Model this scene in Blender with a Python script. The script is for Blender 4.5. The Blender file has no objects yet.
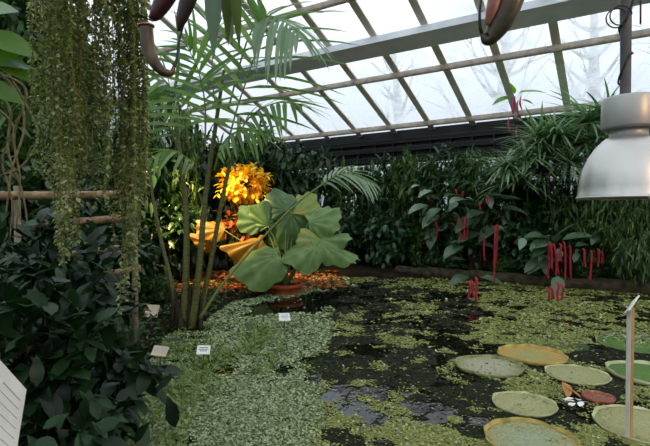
import bpy, math, random
import numpy as np
from mathutils import Vector

random.seed(7)
rng = np.random.default_rng(11)
SC = bpy.context.scene
COL = SC.collection
A3 = lambda *a: np.array(a, dtype=float)

# ---------------------------------------------------------------- camera
F = 473.0
PIT = math.radians(1.0)
CAM = A3(0, 0, 1.75)
cd = bpy.data.cameras.new('camera')
cd.sensor_width = 36.0
cd.lens = 36.0 * F / 650.0
cd.clip_end = 300
cam = bpy.data.objects.new('camera', cd)
COL.objects.link(cam)
cam.location = CAM
cam.rotation_euler = (math.pi / 2 - PIT, 0, 0)
SC.camera = cam


def ray(px, py):
    x = (px - 325) / F
    y = (223 - py) / F
    return A3(x, math.cos(PIT) + y * math.sin(PIT), y * math.cos(PIT) - math.sin(PIT))


def pt(px, py, Y):
    r = ray(px, py)
    return CAM + r * (Y / r[1])


def gr(px, py, z=0.0):
    r = ray(px, py)
    return CAM + r * ((z - CAM[2]) / r[2])


# building axes: u runs along the back wall to the left, v runs away from us
AZ = math.radians(32.5)
UX = A3(-math.cos(AZ), math.sin(AZ), 0)
VX = A3(math.sin(AZ), math.cos(AZ), 0)
ZX = A3(0, 0, 1)


def uv(u, v, z):
    return UX * u + VX * v + ZX * z


def on_v(px, v):
    """depth Y at which the column of pixel px meets the vertical plane v"""
    return v / (VX[1] + VX[0] * (px - 325) / F)


def unit(a):
    a = np.asarray(a, float)
    return a / (np.linalg.norm(a, axis=-1, keepdims=True) + 1e-9)


# ---------------------------------------------------------------- materials
def lin(c):
    return tuple((x / 12.92 if x <= 0.04045 else ((x + 0.055) / 1.055) ** 2.4) for x in c)


def hx(s):
    return lin(tuple(int(s[i:i + 2], 16) / 255 for i in (0, 2, 4))) + (1.0,)


def newmat(name):
    m = bpy.data.materials.new(name)
    m.use_nodes = True
    nt = m.node_tree
    nt.nodes.clear()
    out = nt.nodes.new('ShaderNodeOutputMaterial')
    return m, nt, out


def leafmat(name, cols, rough=0.45, spec=0.5, trans=0.25, tcol=None, noise=0.0, nscale=6.0):
    m, nt, out = newmat(name)
    N = nt.nodes
    L = nt.links
    geo = N.new('ShaderNodeNewGeometry')
    ramp = N.new('ShaderNodeValToRGB')
    el = ramp.color_ramp.elements
    while len(el) < len(cols):
        el.new(0.5)
    for i, c in enumerate(cols):
        el[i].position = i / max(1, len(cols) - 1)
        el[i].color = hx(c)
    fac = geo.outputs['Random Per Island']
    if noise > 0:
        tc = N.new('ShaderNodeTexCoord')
        nz = N.new('ShaderNodeTexNoise')
        nz.inputs['Scale'].default_value = nscale
        nz.inputs['Detail'].default_value = 4
        L.new(tc.outputs['Object'], nz.inputs['Vector'])
        mx = N.new('ShaderNodeMix')
        mx.inputs[0].default_value = noise
        L.new(fac, mx.inputs[2])
        mr = N.new('ShaderNodeMapRange')
        mr.inputs[1].default_value = 0.3
        mr.inputs[2].default_value = 0.7
        L.new(nz.outputs[0], mr.inputs[0])
        L.new(mr.outputs[0], mx.inputs[3])
        fac = mx.outputs[0]
    L.new(fac, ramp.inputs[0])
    p = N.new('ShaderNodeBsdfPrincipled')
    p.inputs['Roughness'].default_value = rough
    p.inputs['Specular IOR Level'].default_value = spec
    L.new(ramp.outputs[0], p.inputs['Base Color'])
    if trans > 0:
        t = N.new('ShaderNodeBsdfTranslucent')
        hs = N.new('ShaderNodeHueSaturation')
        hs.inputs['Saturation'].default_value = 1.15
        hs.inputs['Value'].default_value = 1.5
        L.new(ramp.outputs[0], hs.inputs['Color'])
        L.new(hs.outputs[0], t.inputs['Color'])
        ms = N.new('ShaderNodeMixShader')
        ms.inputs[0].default_value = trans
        L.new(p.outputs[0], ms.inputs[1])
        L.new(t.outputs[0], ms.inputs[2])
        L.new(ms.outputs[0], out.inputs[0])
    else:
        L.new(p.outputs[0], out.inputs[0])
    return m


def noisemat(name, c1, c2, scale=5.0, rough=0.7, metal=0.0, bump=0.0, detail=5, lo=0.35, hi=0.65, spec=0.4, stretch=None, coord='Object'):
    m, nt, out = newmat(name)
    N = nt.nodes
    L = nt.links
    tc = N.new('ShaderNodeTexCoord')
    nz = N.new('ShaderNodeTexNoise')
    nz.inputs['Scale'].default_value = scale
    nz.inputs['Detail'].default_value = detail
    src = tc.outputs[coord]
    if stretch:
        mp = N.new('ShaderNodeMapping')
        mp.inputs['Scale'].default_value = stretch
        L.new(src, mp.inputs['Vector'])
        src = mp.outputs[0]
    L.new(src, nz.inputs['Vector'])
    ramp = N.new('ShaderNodeValToRGB')
    el = ramp.color_ramp.elements
    el[0].position = lo
    el[1].position = hi
    el[0].color = hx(c1)
    el[1].color = hx(c2)
    L.new(nz.outputs[0], ramp.inputs[0])
    p = N.new('ShaderNodeBsdfPrincipled')
    p.inputs['Roughness'].default_value = rough
    p.inputs['Metallic'].default_value = metal
    p.inputs['Specular IOR Level'].default_value = spec
    L.new(ramp.outputs[0], p.inputs['Base Color'])
    if bump > 0:
        b = N.new('ShaderNodeBump')
        b.inputs['Strength'].default_value = bump
        b.inputs['Distance'].default_value = 0.03
        L.new(nz.outputs[0], b.inputs['Height'])
        L.new(b.outputs[0], p.inputs['Normal'])
    L.new(p.outputs[0], out.inputs[0])
    return m


def padmat(name, centre, mid, edge, edgepos=0.82):
    """lily pad skin: colours run from the centre to the edge with a branching vein net"""
    m, nt, out = newmat(name)
    N = nt.nodes
    L = nt.links
    tc = N.new('ShaderNodeTexCoord')
    sep = N.new('ShaderNodeSeparateXYZ')
    L.new(tc.outputs['Object'], sep.inputs[0])
    ln = N.new('ShaderNodeVectorMath')
    ln.operation = 'LENGTH'
    flat = N.new('ShaderNodeCombineXYZ')
    L.new(sep.outputs[0], flat.inputs[0])
    L.new(sep.outputs[1], flat.inputs[1])
    L.new(flat.outputs[0], ln.inputs[0])
    nz = N.new('ShaderNodeTexNoise')
    nz.inputs['Scale'].default_value = 7
    nz.inputs['Detail'].default_value = 5
    L.new(tc.outputs['Object'], nz.inputs['Vector'])
    ad = N.new('ShaderNodeMath')
    ad.operation = 'MULTIPLY_ADD'
    L.new(nz.outputs[0], ad.inputs[0])
    ad.inputs[1].default_value = 0.28
    L.new(ln.outputs['Value'], ad.inputs[2])
    ramp = N.new('ShaderNodeValToRGB')
    el = ramp.color_ramp.elements
    el.new(0.5)
    r = 0.36
    el[0].position = 0.12
    el[0].color = hx(centre)
    el[1].position = r * edgepos + 0.08
    el[1].color = hx(mid)
    el[2].position = r + 0.14
    el[2].color = hx(edge)
    L.new(ad.outputs[0], ramp.inputs[0])
    vo = N.new('ShaderNodeTexVoronoi')
    vo.feature = 'DISTANCE_TO_EDGE'
    vo.inputs['Scale'].default_value = 26
    L.new(flat.outputs[0], vo.inputs['Vector'])
    vr = N.new('ShaderNodeMapRange')
    vr.inputs[1].default_value = 0.0
    vr.inputs[2].default_value = 0.12
    L.new(vo.outputs['Distance'], vr.inputs[0])
    mul = N.new('ShaderNodeMix')
    mul.data_type = 'RGBA'
    mul.blend_type = 'MULTIPLY'
    mul.inputs[0].default_value = 0.22
    L.new(ramp.outputs[0], mul.inputs[6])
    L.new(vr.outputs[0], mul.inputs[7])
    p = N.new('ShaderNodeBsdfPrincipled')
    p.inputs['Roughness'].default_value = 0.5
    L.new(mul.outputs[2], p.inputs['Base Color'])
    b = N.new('ShaderNodeBump')
    b.inputs['Strength'].default_value = 0.4
    b.inputs['Distance'].default_value = 0.02
    L.new(vr.outputs[0], b.inputs['Height'])
    L.new(b.outputs[0], p.inputs['Normal'])
    L.new(p.outputs[0], out.inputs[0])
    return m


def plain(name, c, rough=0.6, metal=0.0, spec=0.5):
    m, nt, out = newmat(name)
    p = nt.nodes.new('ShaderNodeBsdfPrincipled')
    p.inputs['Base Color'].default_value = hx(c)
    p.inputs['Roughness'].default_value = rough
    p.inputs['Metallic'].default_value = metal
    p.inputs['Specular IOR Level'].default_value = spec
    nt.links.new(p.outputs[0], out.inputs[0])
    return m


def glassmat(name, lo, hi, tint):
    """old wired greenhouse glass: see-through mixed with a milky scattering film"""
    m, nt, out = newmat(name)
    N = nt.nodes
    L = nt.links
    tc = N.new('ShaderNodeTexCoord')
    nz = N.new('ShaderNodeTexNoise')
    nz.inputs['Scale'].default_value = 1.3
    nz.inputs['Detail'].default_value = 8
    nz.inputs['Roughness'].default_value = 0.7
    L.new(tc.outputs['Object'], nz.inputs['Vector'])
    mr = N.new('ShaderNodeMapRange')
    mr.inputs[1].default_value = 0.35
    mr.inputs[2].default_value = 0.68
    mr.inputs[3].default_value = lo
    mr.inputs[4].default_value = hi
    L.new(nz.outputs[0], mr.inputs[0])
    t = N.new('ShaderNodeBsdfTransparent')
    t.inputs[0].default_value = hx(tint)
    d = N.new('ShaderNodeBsdfTranslucent')
    d.inputs[0].default_value = hx('c4cad0')
    ms = N.new('ShaderNodeMixShader')
    L.new(mr.outputs[0], ms.inputs[0])
    L.new(t.outputs[0], ms.inputs[1])
    L.new(d.outputs[0], ms.inputs[2])
    L.new(ms.outputs[0], out.inputs[0])
    return m


M = {}
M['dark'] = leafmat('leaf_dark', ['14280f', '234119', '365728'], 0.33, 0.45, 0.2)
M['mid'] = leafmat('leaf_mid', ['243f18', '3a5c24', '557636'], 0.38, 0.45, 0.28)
M['blue'] = leafmat('leaf_bluish', ['20351f', '305030', '476a44'], 0.3, 0.5, 0.18)
M['glossy'] = leafmat('leaf_glossy', ['0d1c0d', '182f17', '294624'], 0.36, 0.3, 0.2)
M['fine'] = leafmat('leaf_fine', ['304820', '486630', '688648'], 0.42, 0.45, 0.3)
M['strap'] = leafmat('leaf_strap', ['4c6c40', '7a9c6c', 'aec4a0'], 0.28, 0.55, 0.3)
M['vine'] = leafmat('leaf_vine', ['4a5628', '66743a', '86924e', 'acb47c'], 0.38, 0.55, 0.4)
M['palm'] = leafmat('leaf_palm', ['547838', '6f944c', '93b06c'], 0.4, 0.45, 0.5)
M['palm_grey'] = leafmat('leaf_palm_pale', ['6c8a62', '8ca684', 'a8bc9e'], 0.35, 0.6, 0.45)
M['yellowtip'] = leafmat('leaf_yellow_tip', ['8a9a30', 'a8a838'], 0.4, 0.45, 0.4)
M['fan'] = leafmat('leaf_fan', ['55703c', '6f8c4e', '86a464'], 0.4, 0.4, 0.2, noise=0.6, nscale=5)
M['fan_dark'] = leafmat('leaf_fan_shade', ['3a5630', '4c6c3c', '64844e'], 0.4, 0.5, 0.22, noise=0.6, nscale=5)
M['fan_yellow'] = leafmat('leaf_fan_yellow', ['785610', '96741c', '8a6414'], 0.45, 0.4, 0.3, noise=0.8, nscale=6)
M['fan_highlight'] = leafmat('leaf_fan_highlight', ['7c9a60', '93a858', 'c89a40'], 0.42, 0.4, 0.3, noise=0.85, nscale=4)  # orange end of the ramp is a warm highlight painted into the green
M['croton'] = leafmat('leaf_croton', ['c88018', 'eab020', 'f4c828', 'f8dc50', 'f0b820'], 0.4, 0.4, 0.3)
M['croton_low'] = leafmat('leaf_croton_rust', ['7a3418', '9c4c1c', 'b8682c'], 0.5, 0.4, 0.25)
M['pale'] = leafmat('leaf_acalypha', ['3f5a3c', '587452', '8aa488'], 0.28, 0.6, 0.2)
M['catkin'] = noisemat('catkin_red', '8c1a26', 'c83848', 60, 0.8, bump=0.6)
M['pink'] = noisemat('flower_pink', 'b02858', 'd85088', 40, 0.7)
M['stem'] = noisemat('stem_brown', '2a2416', '4a4028', 14, 0.8, bump=0.3)
M['cane'] = noisemat('cane_green', '4a4c24', '6a6a38', 9, 0.5, bump=0.2, stretch=(1, 1, 6))
M['canebase'] = noisemat('cane_base', '17130b', '302814', 10, 0.7, bump=0.4)
M['petiole'] = plain('petiole_green', '6c7c40', 0.5)
M['rachis'] = plain('rachis_olive', '75803e', 0.45)
M['root'] = noisemat('aerial_root', '6a5c3a', '8c8058', 20, 0.8)
M['bamboo'] = noisemat('bamboo', '70543a', 'a08462', 12, 0.6, bump=0.15, stretch=(1, 1, 1))
M['bamboo_grey'] = noisemat('bamboo_grey', '6a6050', '908672', 12, 0.7)
M['soil'] = noisemat('soil', '120e09', '2c2216', 3.5, 0.95, bump=0.8, detail=8, spec=0.1)
M['outside'] = noisemat('snowy_lawn', 'b8c0c0', 'd8dcdc', 0.8, 0.9)
M['stone'] = noisemat('mossy_stone', '1e1a12', '4a4228', 6, 0.9, bump=0.8, detail=8)
M['wall'] = noisemat('wall_dark', '181a18', '262824', 2, 0.9)
M['black'] = noisemat('black_steel', '121416', '1e2022', 3, 0.5)
M['blackedge'] = plain('black_steel_edge', '3a3d40', 0.45)
M['purlin'] = noisemat('purlin_brown', '988a7e', 'baae9f', 5, 0.6, bump=0.1)
M['rafter'] = noisemat('rafter_taupe', 'e2dacb', 'f0e8da', 4, 0.6)
M['beam'] = noisemat('beam_grey', 'd4d9df', 'e2e6ea', 2, 0.5)
M['glass'] = glassmat('roof_glass', 0.15, 0.75, 'eef2f4')
M['sideglass'] = glassmat('side_glass', 0.3, 0.7, 'd0dcd8')
M['alu'] = noisemat('lamp_aluminium', 'c4c2be', 'd4d2ce', 2.5, 0.33, metal=0.75, bump=0.02)
M['alu_inner'] = plain('lamp_reflector', 'e8e4dc', 0.35, 0.3)
M['housing'] = noisemat('lamp_housing', 'a4a4a2', 'b4b4b0', 4, 0.42, metal=0.45)
M['pole'] = noisemat('pole_grey', '3c3e42', '585a5c', 8, 0.6)
M['cable'] = plain('cable_dark', '241c1c', 0.6)
M['wire'] = plain('wire', '5a5a52', 0.5, 0.6)
M['post'] = noisemat('post_wood', 'a8834f', 'c4a06c', 6, 0.7, stretch=(8, 8, 0.6), bump=0.1)
M['post_pale'] = noisemat('post_pale', 'cfccc8', 'e2dfda', 6, 0.6)
M['white'] = noisemat('label_white', 'dcdcd4', 'ecece6', 8, 0.6)
M['cream'] = noisemat('label_cream', 'b8a888', 'cfc2a2', 14, 0.7)
M['text'] = plain('label_text', 'b4b6bc', 0.7)
M['textdark'] = plain('label_text_dark', '585a62', 0.7)
M['terracotta'] = noisemat('terracotta', '9a4424', 'b8603a', 9, 0.8, bump=0.1)
M['trunk_out'] = noisemat('bark_hazy', 'a4a8ac', 'bcc0c4', 4, 0.9)  # pale misty grey: haze of the glass is put into the bark colour
M['litter'] = leafmat('dead_leaves', ['6a3c1c', '94592c', 'b4743c', '7c5a34'], 0.8, 0.2, 0.1)
M['duck'] = leafmat('duckweed', ['5c6430', '868a40', '9a9c4c', '747c44', '8c8e4a'], 0.6, 0.3, 0.0)
M['salv'] = leafmat('water_fern', ['48583a', '788a5e', 'a4b286', '5e7048', '94a070', 'b0ba94'], 0.6, 0.35, 0.0)
M['weed'] = leafmat('pond_weed_dark', ['0c1008', '12170a', '1e2610', '0e1208', '343c1a'], 0.7, 0.15, 0.0)
M['herb'] = leafmat('water_herb', ['3f5a22', '587634', '7c9244', '91a052'], 0.5, 0.4, 0.25)
M['petal'] = plain('petal_white', 'e8e8e0', 0.6)
M['padleaf_brown'] = noisemat('leaf_orange_brown', '94602c', 'b88444', 18, 0.7)


def watermat():
    m, nt, out = newmat('pond_water')
    N = nt.nodes
    L = nt.links
    p = N.new('ShaderNodeBsdfPrincipled')
    p.inputs['Base Color'].default_value = (0.006, 0.007, 0.004, 1)
    p.inputs['Roughness'].default_value = 0.04
    p.inputs['IOR'].default_value = 1.33
    tc = N.new('ShaderNodeTexCoord')
    nz = N.new('ShaderNodeTexNoise')
    nz.inputs['Scale'].default_value = 3.0
    nz.inputs['Detail'].default_value = 3
    L.new(tc.outputs['Object'], nz.inputs['Vector'])
    b = N.new('ShaderNodeBump')
    b.inputs['Strength'].default_value = 0.12
    b.inputs['Distance'].default_value = 0.05
    L.new(nz.outputs[0], b.inputs['Height'])
    L.new(b.outputs[0], p.inputs['Normal'])
    L.new(p.outputs[0], out.inputs[0])
    return m


M['water'] = watermat()


def pitchermat(name, c1, c2, zlo, zhi):
    """pitcher skin: colour runs along its length with streaks"""
    return noisemat(name, c1, c2, 30, 0.35, bump=0.1, stretch=(1, 1, 0.25))


M['pitcher_brown'] = pitchermat('pitcher_olive_brown', '3c2c20', '6e5a40', 0, 1)
M['pitcher_maroon'] = pitchermat('pitcher_maroon', '2c1418', '54282c', 0, 1)
M['pitcher_dark'] = pitchermat('pitcher_dark', '1a1216', '3c2428', 0, 1)
M['pitcher_green'] = noisemat('pitcher_olive_green', '242c1c', '5c4a34', 14, 0.35, bump=0.1)
M['pitcher_mouth'] = noisemat('pitcher_pink_mouth', '9a6456', 'c08c7c', 30, 0.4)
M['nep_leaf'] = leafmat('leaf_nepenthes', ['60745c', '7c9078'], 0.3, 0.6, 0.35)
M['nep_green'] = leafmat('leaf_nepenthes_green', ['3c5228', '6c7c3c'], 0.35, 0.5, 0.4)


# ---------------------------------------------------------------- mesh builder
class MB:
    def __init__(self):
        self.v = []
        self.n = 0
        self.loops = []
        self.sizes = []
        self.mi = []

    def add(self, verts, faces, mat=0):
        verts = np.asarray(verts, float)
        b = self.n
        self.v.append(verts)
        self.n += len(verts)
        for f in faces:
            self.loops.append(np.asarray(f, np.int64) + b)
            self.sizes.append(np.array([len(f)]))
            self.mi.append(np.array([mat]))

    def addmany(self, V, faces, mat=0):
        """V (N,k,3); the same faces for every copy; mat an int or an array (N,)"""
        V = np.asarray(V, float)
        Nn, k, _ = V.shape
        fl = np.concatenate([np.asarray(f) for f in faces])
        sz = np.array([len(f) for f in faces])
        off = (np.arange(Nn) * k + self.n)[:, None]
        self.v.append(V.reshape(-1, 3))
        self.n += Nn * k
        self.loops.append((fl[None, :] + off).ravel())
        self.sizes.append(np.tile(sz, Nn))
        mm = np.broadcast_to(np.asarray(mat), (Nn,))
        self.mi.append(np.repeat(mm, len(faces)))

    def build(self, name, mats, parent=None, smooth=True, off=None):
        V = np.concatenate(self.v) if self.v else np.zeros((0, 3))
        if parent is not None and off is None:
            off = OFF.get(parent.name, A3(0, 0, 0))
        if off is not None:
            V = V - off
        me = bpy.data.meshes.new(name)
        loops = np.concatenate(self.loops)
        sizes = np.concatenate(self.sizes)
        me.vertices.add(len(V))
        me.vertices.foreach_set('co', V.ravel())
        me.loops.add(len(loops))
        me.loops.foreach_set('vertex_index', loops.astype(np.int32))
        me.polygons.add(len(sizes))
        st = np.concatenate([[0], np.cumsum(sizes)[:-1]])
        me.polygons.foreach_set('loop_start', st.astype(np.int32))
        me.update(calc_edges=True)
        me.polygons.foreach_set('material_index', np.concatenate(self.mi).astype(np.int32))
        me.polygons.foreach_set('use_smooth', np.full(len(sizes), smooth, dtype=bool))
        me.validate()
        if not isinstance(mats, (list, tuple)):
            mats = [mats]
        for m in mats:
            me.materials.append(M[m] if isinstance(m, str) else m)
        o = bpy.data.objects.new(name, me)
        COL.objects.link(o)
        if parent is not None:
            o.parent = parent
            OFF[o.name] = OFF.get(parent.name, A3(0, 0, 0))
        return o


OFF = {}


def tag(o, label, cat, group=None, kind=None):
    o['label'] = label
    o['category'] = cat
    if group:
        o['group'] = group
    if kind:
        o['kind'] = kind
    return o


def thing(name, label, cat, loc=(0, 0, 0), group=None, kind=None):
    o = bpy.data.objects.new(name, None)
    o.empty_display_size = 0.1
    COL.objects.link(o)
    o.location = tuple(loc)
    OFF[o.name] = A3(*loc)
    return tag(o, label, cat, group, kind)


def structure(o):
    o['kind'] = 'structure'
    return o


def single(name, mb, mats, label, cat, loc, group=None, kind=None, smooth=True):
    """a thing that is one mesh, its origin at loc"""
    o = mb.build(name, mats, None, smooth, off=A3(*loc))
    o.location = tuple(loc)
    OFF[o.name] = A3(*loc)
    return tag(o, label, cat, group, kind)


def dup(root, loc, rotz=0.0, scale=(1, 1, 1), label=None, group=None, swap=None):
    r = root.copy()
    COL.objects.link(r)
    r.location = tuple(loc)
    r.rotation_euler = (0, 0, rotz)
    r.scale = scale
    if label:
        r['label'] = label
    if group:
        r['group'] = group
    for ch in list(root.children):
        c = ch.copy()
        COL.objects.link(c)
        c.parent = r
        if swap and ch.name.split('.')[0] in swap:
            c.material_slots[0].link = 'OBJECT'
            c.material_slots[0].material = M[swap[ch.name.split('.')[0]]]
        for g in ch.children:
            d = g.copy()
            COL.objects.link(d)
            d.parent = c
    return r


BOXF = [(0, 1, 3, 2), (4, 6, 7, 5), (0, 4, 5, 1), (2, 3, 7, 6), (0, 2, 6, 4), (1, 5, 7, 3)]


def obox(mb, c, ax, ay, az, mat=0):
    """box from its centre and three half-axis vectors"""
    vs = []
    for i in (-1, 1):
        for j in (-1, 1):
            for k in (-1, 1):
                vs.append(np.asarray(c) + np.asarray(ax) * i + np.asarray(ay) * j + np.asarray(az) * k)
    mb.add(vs, BOXF, mat)


def beam_uv(mb, a, b, w, h, mat=0, up=ZX):
    a = np.asarray(a)
    b = np.asarray(b)
    d = unit(b - a)
    s = unit(np.cross(d, up))
    t = np.cross(s, d)
    obox(mb, (a + b) / 2, d * np.linalg.norm(b - a) / 2, s * w / 2, t * h / 2, mat)


def smooth_path(pts, n):
    """Catmull-Rom through the points"""
    P = np.asarray(pts, float)
    if len(P) == 2:
        t = np.linspace(0, 1, n)[:, None]
        return P[0] * (1 - t) + P[1] * t
    Q = np.vstack([2 * P[0] - P[1], P, 2 * P[-1] - P[-2]])
    out = []
    m = len(P) - 1
    for s in np.linspace(0, m, n):
        i = min(int(s), m - 1)
        t = s - i
        p0, p1, p2, p3 = Q[i], Q[i + 1], Q[i + 2], Q[i + 3]
        out.append(0.5 * ((2 * p1) + (-p0 + p2) * t + (2 * p0 - 5 * p1 + 4 * p2 - p3) * t * t + (-p0 + 3 * p1 - 3 * p2 + p3) * t ** 3))
    return np.array(out)


def tube(mb, path, radii, sides=6, mat=0, cap=True):
    P = np.asarray(path, float)
    n = len(P)
    R = np.interp(np.linspace(0, 1, n), np.linspace(0, 1, len(radii)), radii) if np.ndim(radii) else np.full(n, radii)
    T = np.gradient(P, axis=0)
    T = unit(T)
    ref = A3(0.31, 0.17, 0.93) if abs(T[0] @ A3(0.31, 0.17, 0.93)) < 0.9 else A3(1, 0, 0)
    S = unit(np.cross(T, ref))
    for i in range(1, n):  # keep the frame from flipping
        s = S[i - 1] - T[i] * (S[i - 1] @ T[i])
        S[i] = s / (np.linalg.norm(s) + 1e-9)
    B = np.cross(T, S)
    a = np.linspace(0, 2 * math.pi, sides, endpoint=False)
    ring = P[:, None, :] + R[:, None, None] * (np.cos(a)[None, :, None] * S[:, None, :] + np.sin(a)[None, :, None] * B[:, None, :])
    faces = []
    for i in range(n - 1):
        for j in range(sides):
            k = (j + 1) % sides
            faces.append((i * sides + j, i * sides + k, (i + 1) * sides + k, (i + 1) * sides + j))
    if cap:
        faces.append(tuple(range(sides))[::-1])
        faces.append(tuple((n - 1) * sides + j for j in range(sides)))
    mb.add(ring.reshape(-1, 3), faces, mat)


def lathe(mb, c, prof, sides=48, mat=0, close_top=False, close_bot=False):
    """prof: list of (radius, z)"""
    a = np.linspace(0, 2 * math.pi, sides, endpoint=False)
    vs = []
    for r, z in prof:
        vs.append(np.stack([c[0] + r * np.cos(a), c[1] + r * np.sin(a), np.full(sides, c[2] + z)], 1))
    vs = np.concatenate(vs)
    faces = []
    for i in range(len(prof) - 1):
        for j in range(sides):
            k = (j + 1) % sides
            faces.append((i * sides + j, i * sides + k, (i + 1) * sides + k, (i + 1) * sides + j))
    if close_bot:
        faces.append(tuple(range(sides))[::-1])
    if close_top:
        faces.append(tuple((len(prof) - 1) * sides + j for j in range(sides)))
    mb.add(vs, faces, mat)


# ---------------------------------------------------------------- leaves
def leaf_tpl(prof, n=4, fold=0.18, droop=0.25):
    vs = []
    for i in range(n + 1):
        t = i / n
        w = max(prof(t), 0.012)
        z = -droop * t * t
        vs += [(t, w, z, fold * w), (t, 0, z, 0), (t, -w, z, fold * w)]
    fs = []
    for i in range(n):
        a = 3 * i
        fs += [(a, a + 1, a + 4, a + 3), (a + 1, a + 2, a + 5, a + 4)]
    return np.array(vs, float), fs


LF_OVATE = leaf_tpl(lambda t: 0.5 * (math.sin(math.pi * t ** 0.75)) ** 0.8, 5, 0.25, 0.25)
LF_OBOV = leaf_tpl(lambda t: 0.5 * (math.sin(math.pi * t ** 1.35)) ** 0.8, 5, 0.2, 0.2)
LF_LANCE = leaf_tpl(lambda t: 0.5 * (math.sin(math.pi * t ** 0.85)), 5, 0.3, 0.3)
LF_STRAP = leaf_tpl(lambda t: 0.5 * min(1, 3.0 * t + 0.4) * (1 - t) ** 0.45, 7, 0.35, 0.75)
LF_LEAFLET = leaf_tpl(lambda t: 0.5 * min(1, 5 * t + 0.3) * (1 - t) ** 0.5, 6, 0.35, 0.32)
LF_SMALL = leaf_tpl(lambda t: 0.5 * math.sin(math.pi * t ** 0.8), 2, 0.2, 0.1)


def scatter(mb, tpl, P, D, U, Ln, Wd, mat=0):
    P = np.asarray(P, float)
    D = unit(D)
    U = np.broadcast_to(np.asarray(U, float), D.shape)
    Z = unit(U - D * np.sum(U * D, 1, keepdims=True))
    Y = np.cross(Z, D)
    Ln = np.broadcast_to(np.asarray(Ln, float), (len(P),))
    Wd = np.broadcast_to(np.asarray(Wd, float), (len(P),))
    V, fs = tpl
    W = (P[:, None, :] + V[None, :, 0:1] * (D * Ln[:, None])[:, None, :]
         + V[None, :, 1:2] * (Y * Wd[:, None])[:, None, :]
         + V[None, :, 2:3] * (Z * Ln[:, None])[:, None, :] + V[None, :, 3:4] * (Z * Wd[:, None])[:, None, :])
    mb.addmany(W, fs, mat)


def rdir(n):
    return unit(rng.normal(size=(n, 3)))


def bush(root, twigs, per, leaf, llen, lwid, mat, base=(0, 0, 0), stemmat='stem', droop=0.3, spread=0.9, stem_r=0.012, fol='foliage', sm='stem', stems=None):
    """leaves set round twig ends, woody stems from the base to the twigs"""
    T = np.asarray(twigs, float)
    base = np.asarray(base, float)
    n = len(T)
    c = T.mean(0)
    mb = MB()
    out = unit(T - c)
    P = np.repeat(T, per, 0)
    O = np.repeat(out, per, 0)
    d = unit(O * 0.5 + rdir(len(P)) * spread + A3(0, 0, -droop))
    P = P + rng.normal(size=P.shape) * llen * 0.35
    U = unit(A3(0, 0, 1.0) + O * 0.35 + rdir(len(P)) * 0.35)
    L = llen * rng.uniform(0.7, 1.2, len(P))
    scatter(mb, leaf, P, d, U, L, L * (lwid / llen))
    f = mb.build(fol, mat, root)
    st = MB()
    k = n if stems is None else min(stems, n)
    for i in range(k):
        e = T[i]
        mid = base + (e - base) * 0.5 + A3(rng.normal() * 0.06, rng.normal() * 0.06, 0.12 * np.linalg.norm(e - base))
        b = base + A3(rng.normal(), rng.normal(), 0) * 0.05
        b[2] = base[2] - 0.03
        tube(st, smooth_path([b, mid, e], 7), [stem_r, stem_r * 0.8, stem_r * 0.35], 5)
    st.build(sm, stemmat, root)
    return f


def ell_twigs(n, c, r, flat=0.45):
    """twig ends in an ellipsoid, most near its skin"""
    d = rdir(n)
    rad = rng.uniform(flat, 1.0, (n, 1)) ** 0.6
    return np.asarray(c) + d * rad * np.asarray(r)


# ---------------------------------------------------------------- noise for scattering
def hash2(ix, iy, seed):
    h = np.sin(ix * 127.1 + iy * 311.7 + seed * 74.7) * 43758.5453
    return h - np.floor(h)


def vnoise(x, y, seed=0):
    ix = np.floor(x)
    iy = np.floor(y)
    fx = x - ix
    fy = y - iy
    fx = fx * fx * (3 - 2 * fx)
    fy = fy * fy * (3 - 2 * fy)
    a = hash2(ix, iy, seed)
    b = hash2(ix + 1, iy, seed)
    c = hash2(ix, iy + 1, seed)
    d = hash2(ix + 1, iy + 1, seed)
    return (a * (1 - fx) + b * fx) * (1 - fy) + (c * (1 - fx) + d * fx) * fy


def fbm(x, y, seed=0, oct=4):
    s = 0
    a = 0.5
    for i in range(oct):
        s = s + a * vnoise(x * 2 ** i, y * 2 ** i, seed + i)
        a *= 0.5
    return s / (1 - 0.5 ** oct)


def inpoly(x, y, poly):
    r = np.zeros(x.shape, bool)
    n = len(poly)
    for i in range(n):
        x1, y1 = poly[i]
        x2, y2 = poly[(i + 1) % n]
        c = ((y1 > y) != (y2 > y)) & (x < (x2 - x1) * (y - y1) / (y2 - y1 + 1e-12) + x1)
        r ^= c
    return r


def polydist(x, y, poly):
    d = np.full(x.shape, 1e9)
    n = len(poly)
    for i in range(n):
        x1, y1 = poly[i]
        x2, y2 = poly[(i + 1) % n]
        dx, dy = x2 - x1, y2 - y1
        t = np.clip(((x - x1) * dx + (y - y1) * dy) / (dx * dx + dy * dy + 1e-12), 0, 1)
        d = np.minimum(d, np.hypot(x - x1 - t * dx, y - y1 - t * dy))
    return d


def g2(px, py):
    return tuple(gr(px, py)[:2])


EDGE_V = 12.6
POND = [g2(118, 470), g2(140, 400), g2(150, 362), g2(168, 336), g2(205, 322), g2(232, 303), g2(262, 297), g2(300, 288), g2(312, 277)]
POND += [tuple(uv(u, EDGE_V, 0)[:2]) for u in (4.5, 1.5, -1.5, -4, -9)]
POND += [(14, 2), (6, 1.4), (0, 1.5), g2(118, 470)][:-1]


def ground_z(x, y):
    x = np.asarray(x, float)
    y = np.asarray(y, float)
    ins = inpoly(x, y, POND)
    d = polydist(x, y, POND)
    sd = np.where(ins, -d, d)
    h = 0.13 * np.clip(sd / 0.3, -4, 1)
    h = h + np.where(sd > 0, 0.05 * (fbm(x * 1.3, y * 1.3, 3) - 0.3) * np.clip(sd / 0.3, 0, 1), 0)
    return h


def gz(p):
    return float(ground_z(np.array([p[0]]), np.array([p[1]]))[0])


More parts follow.
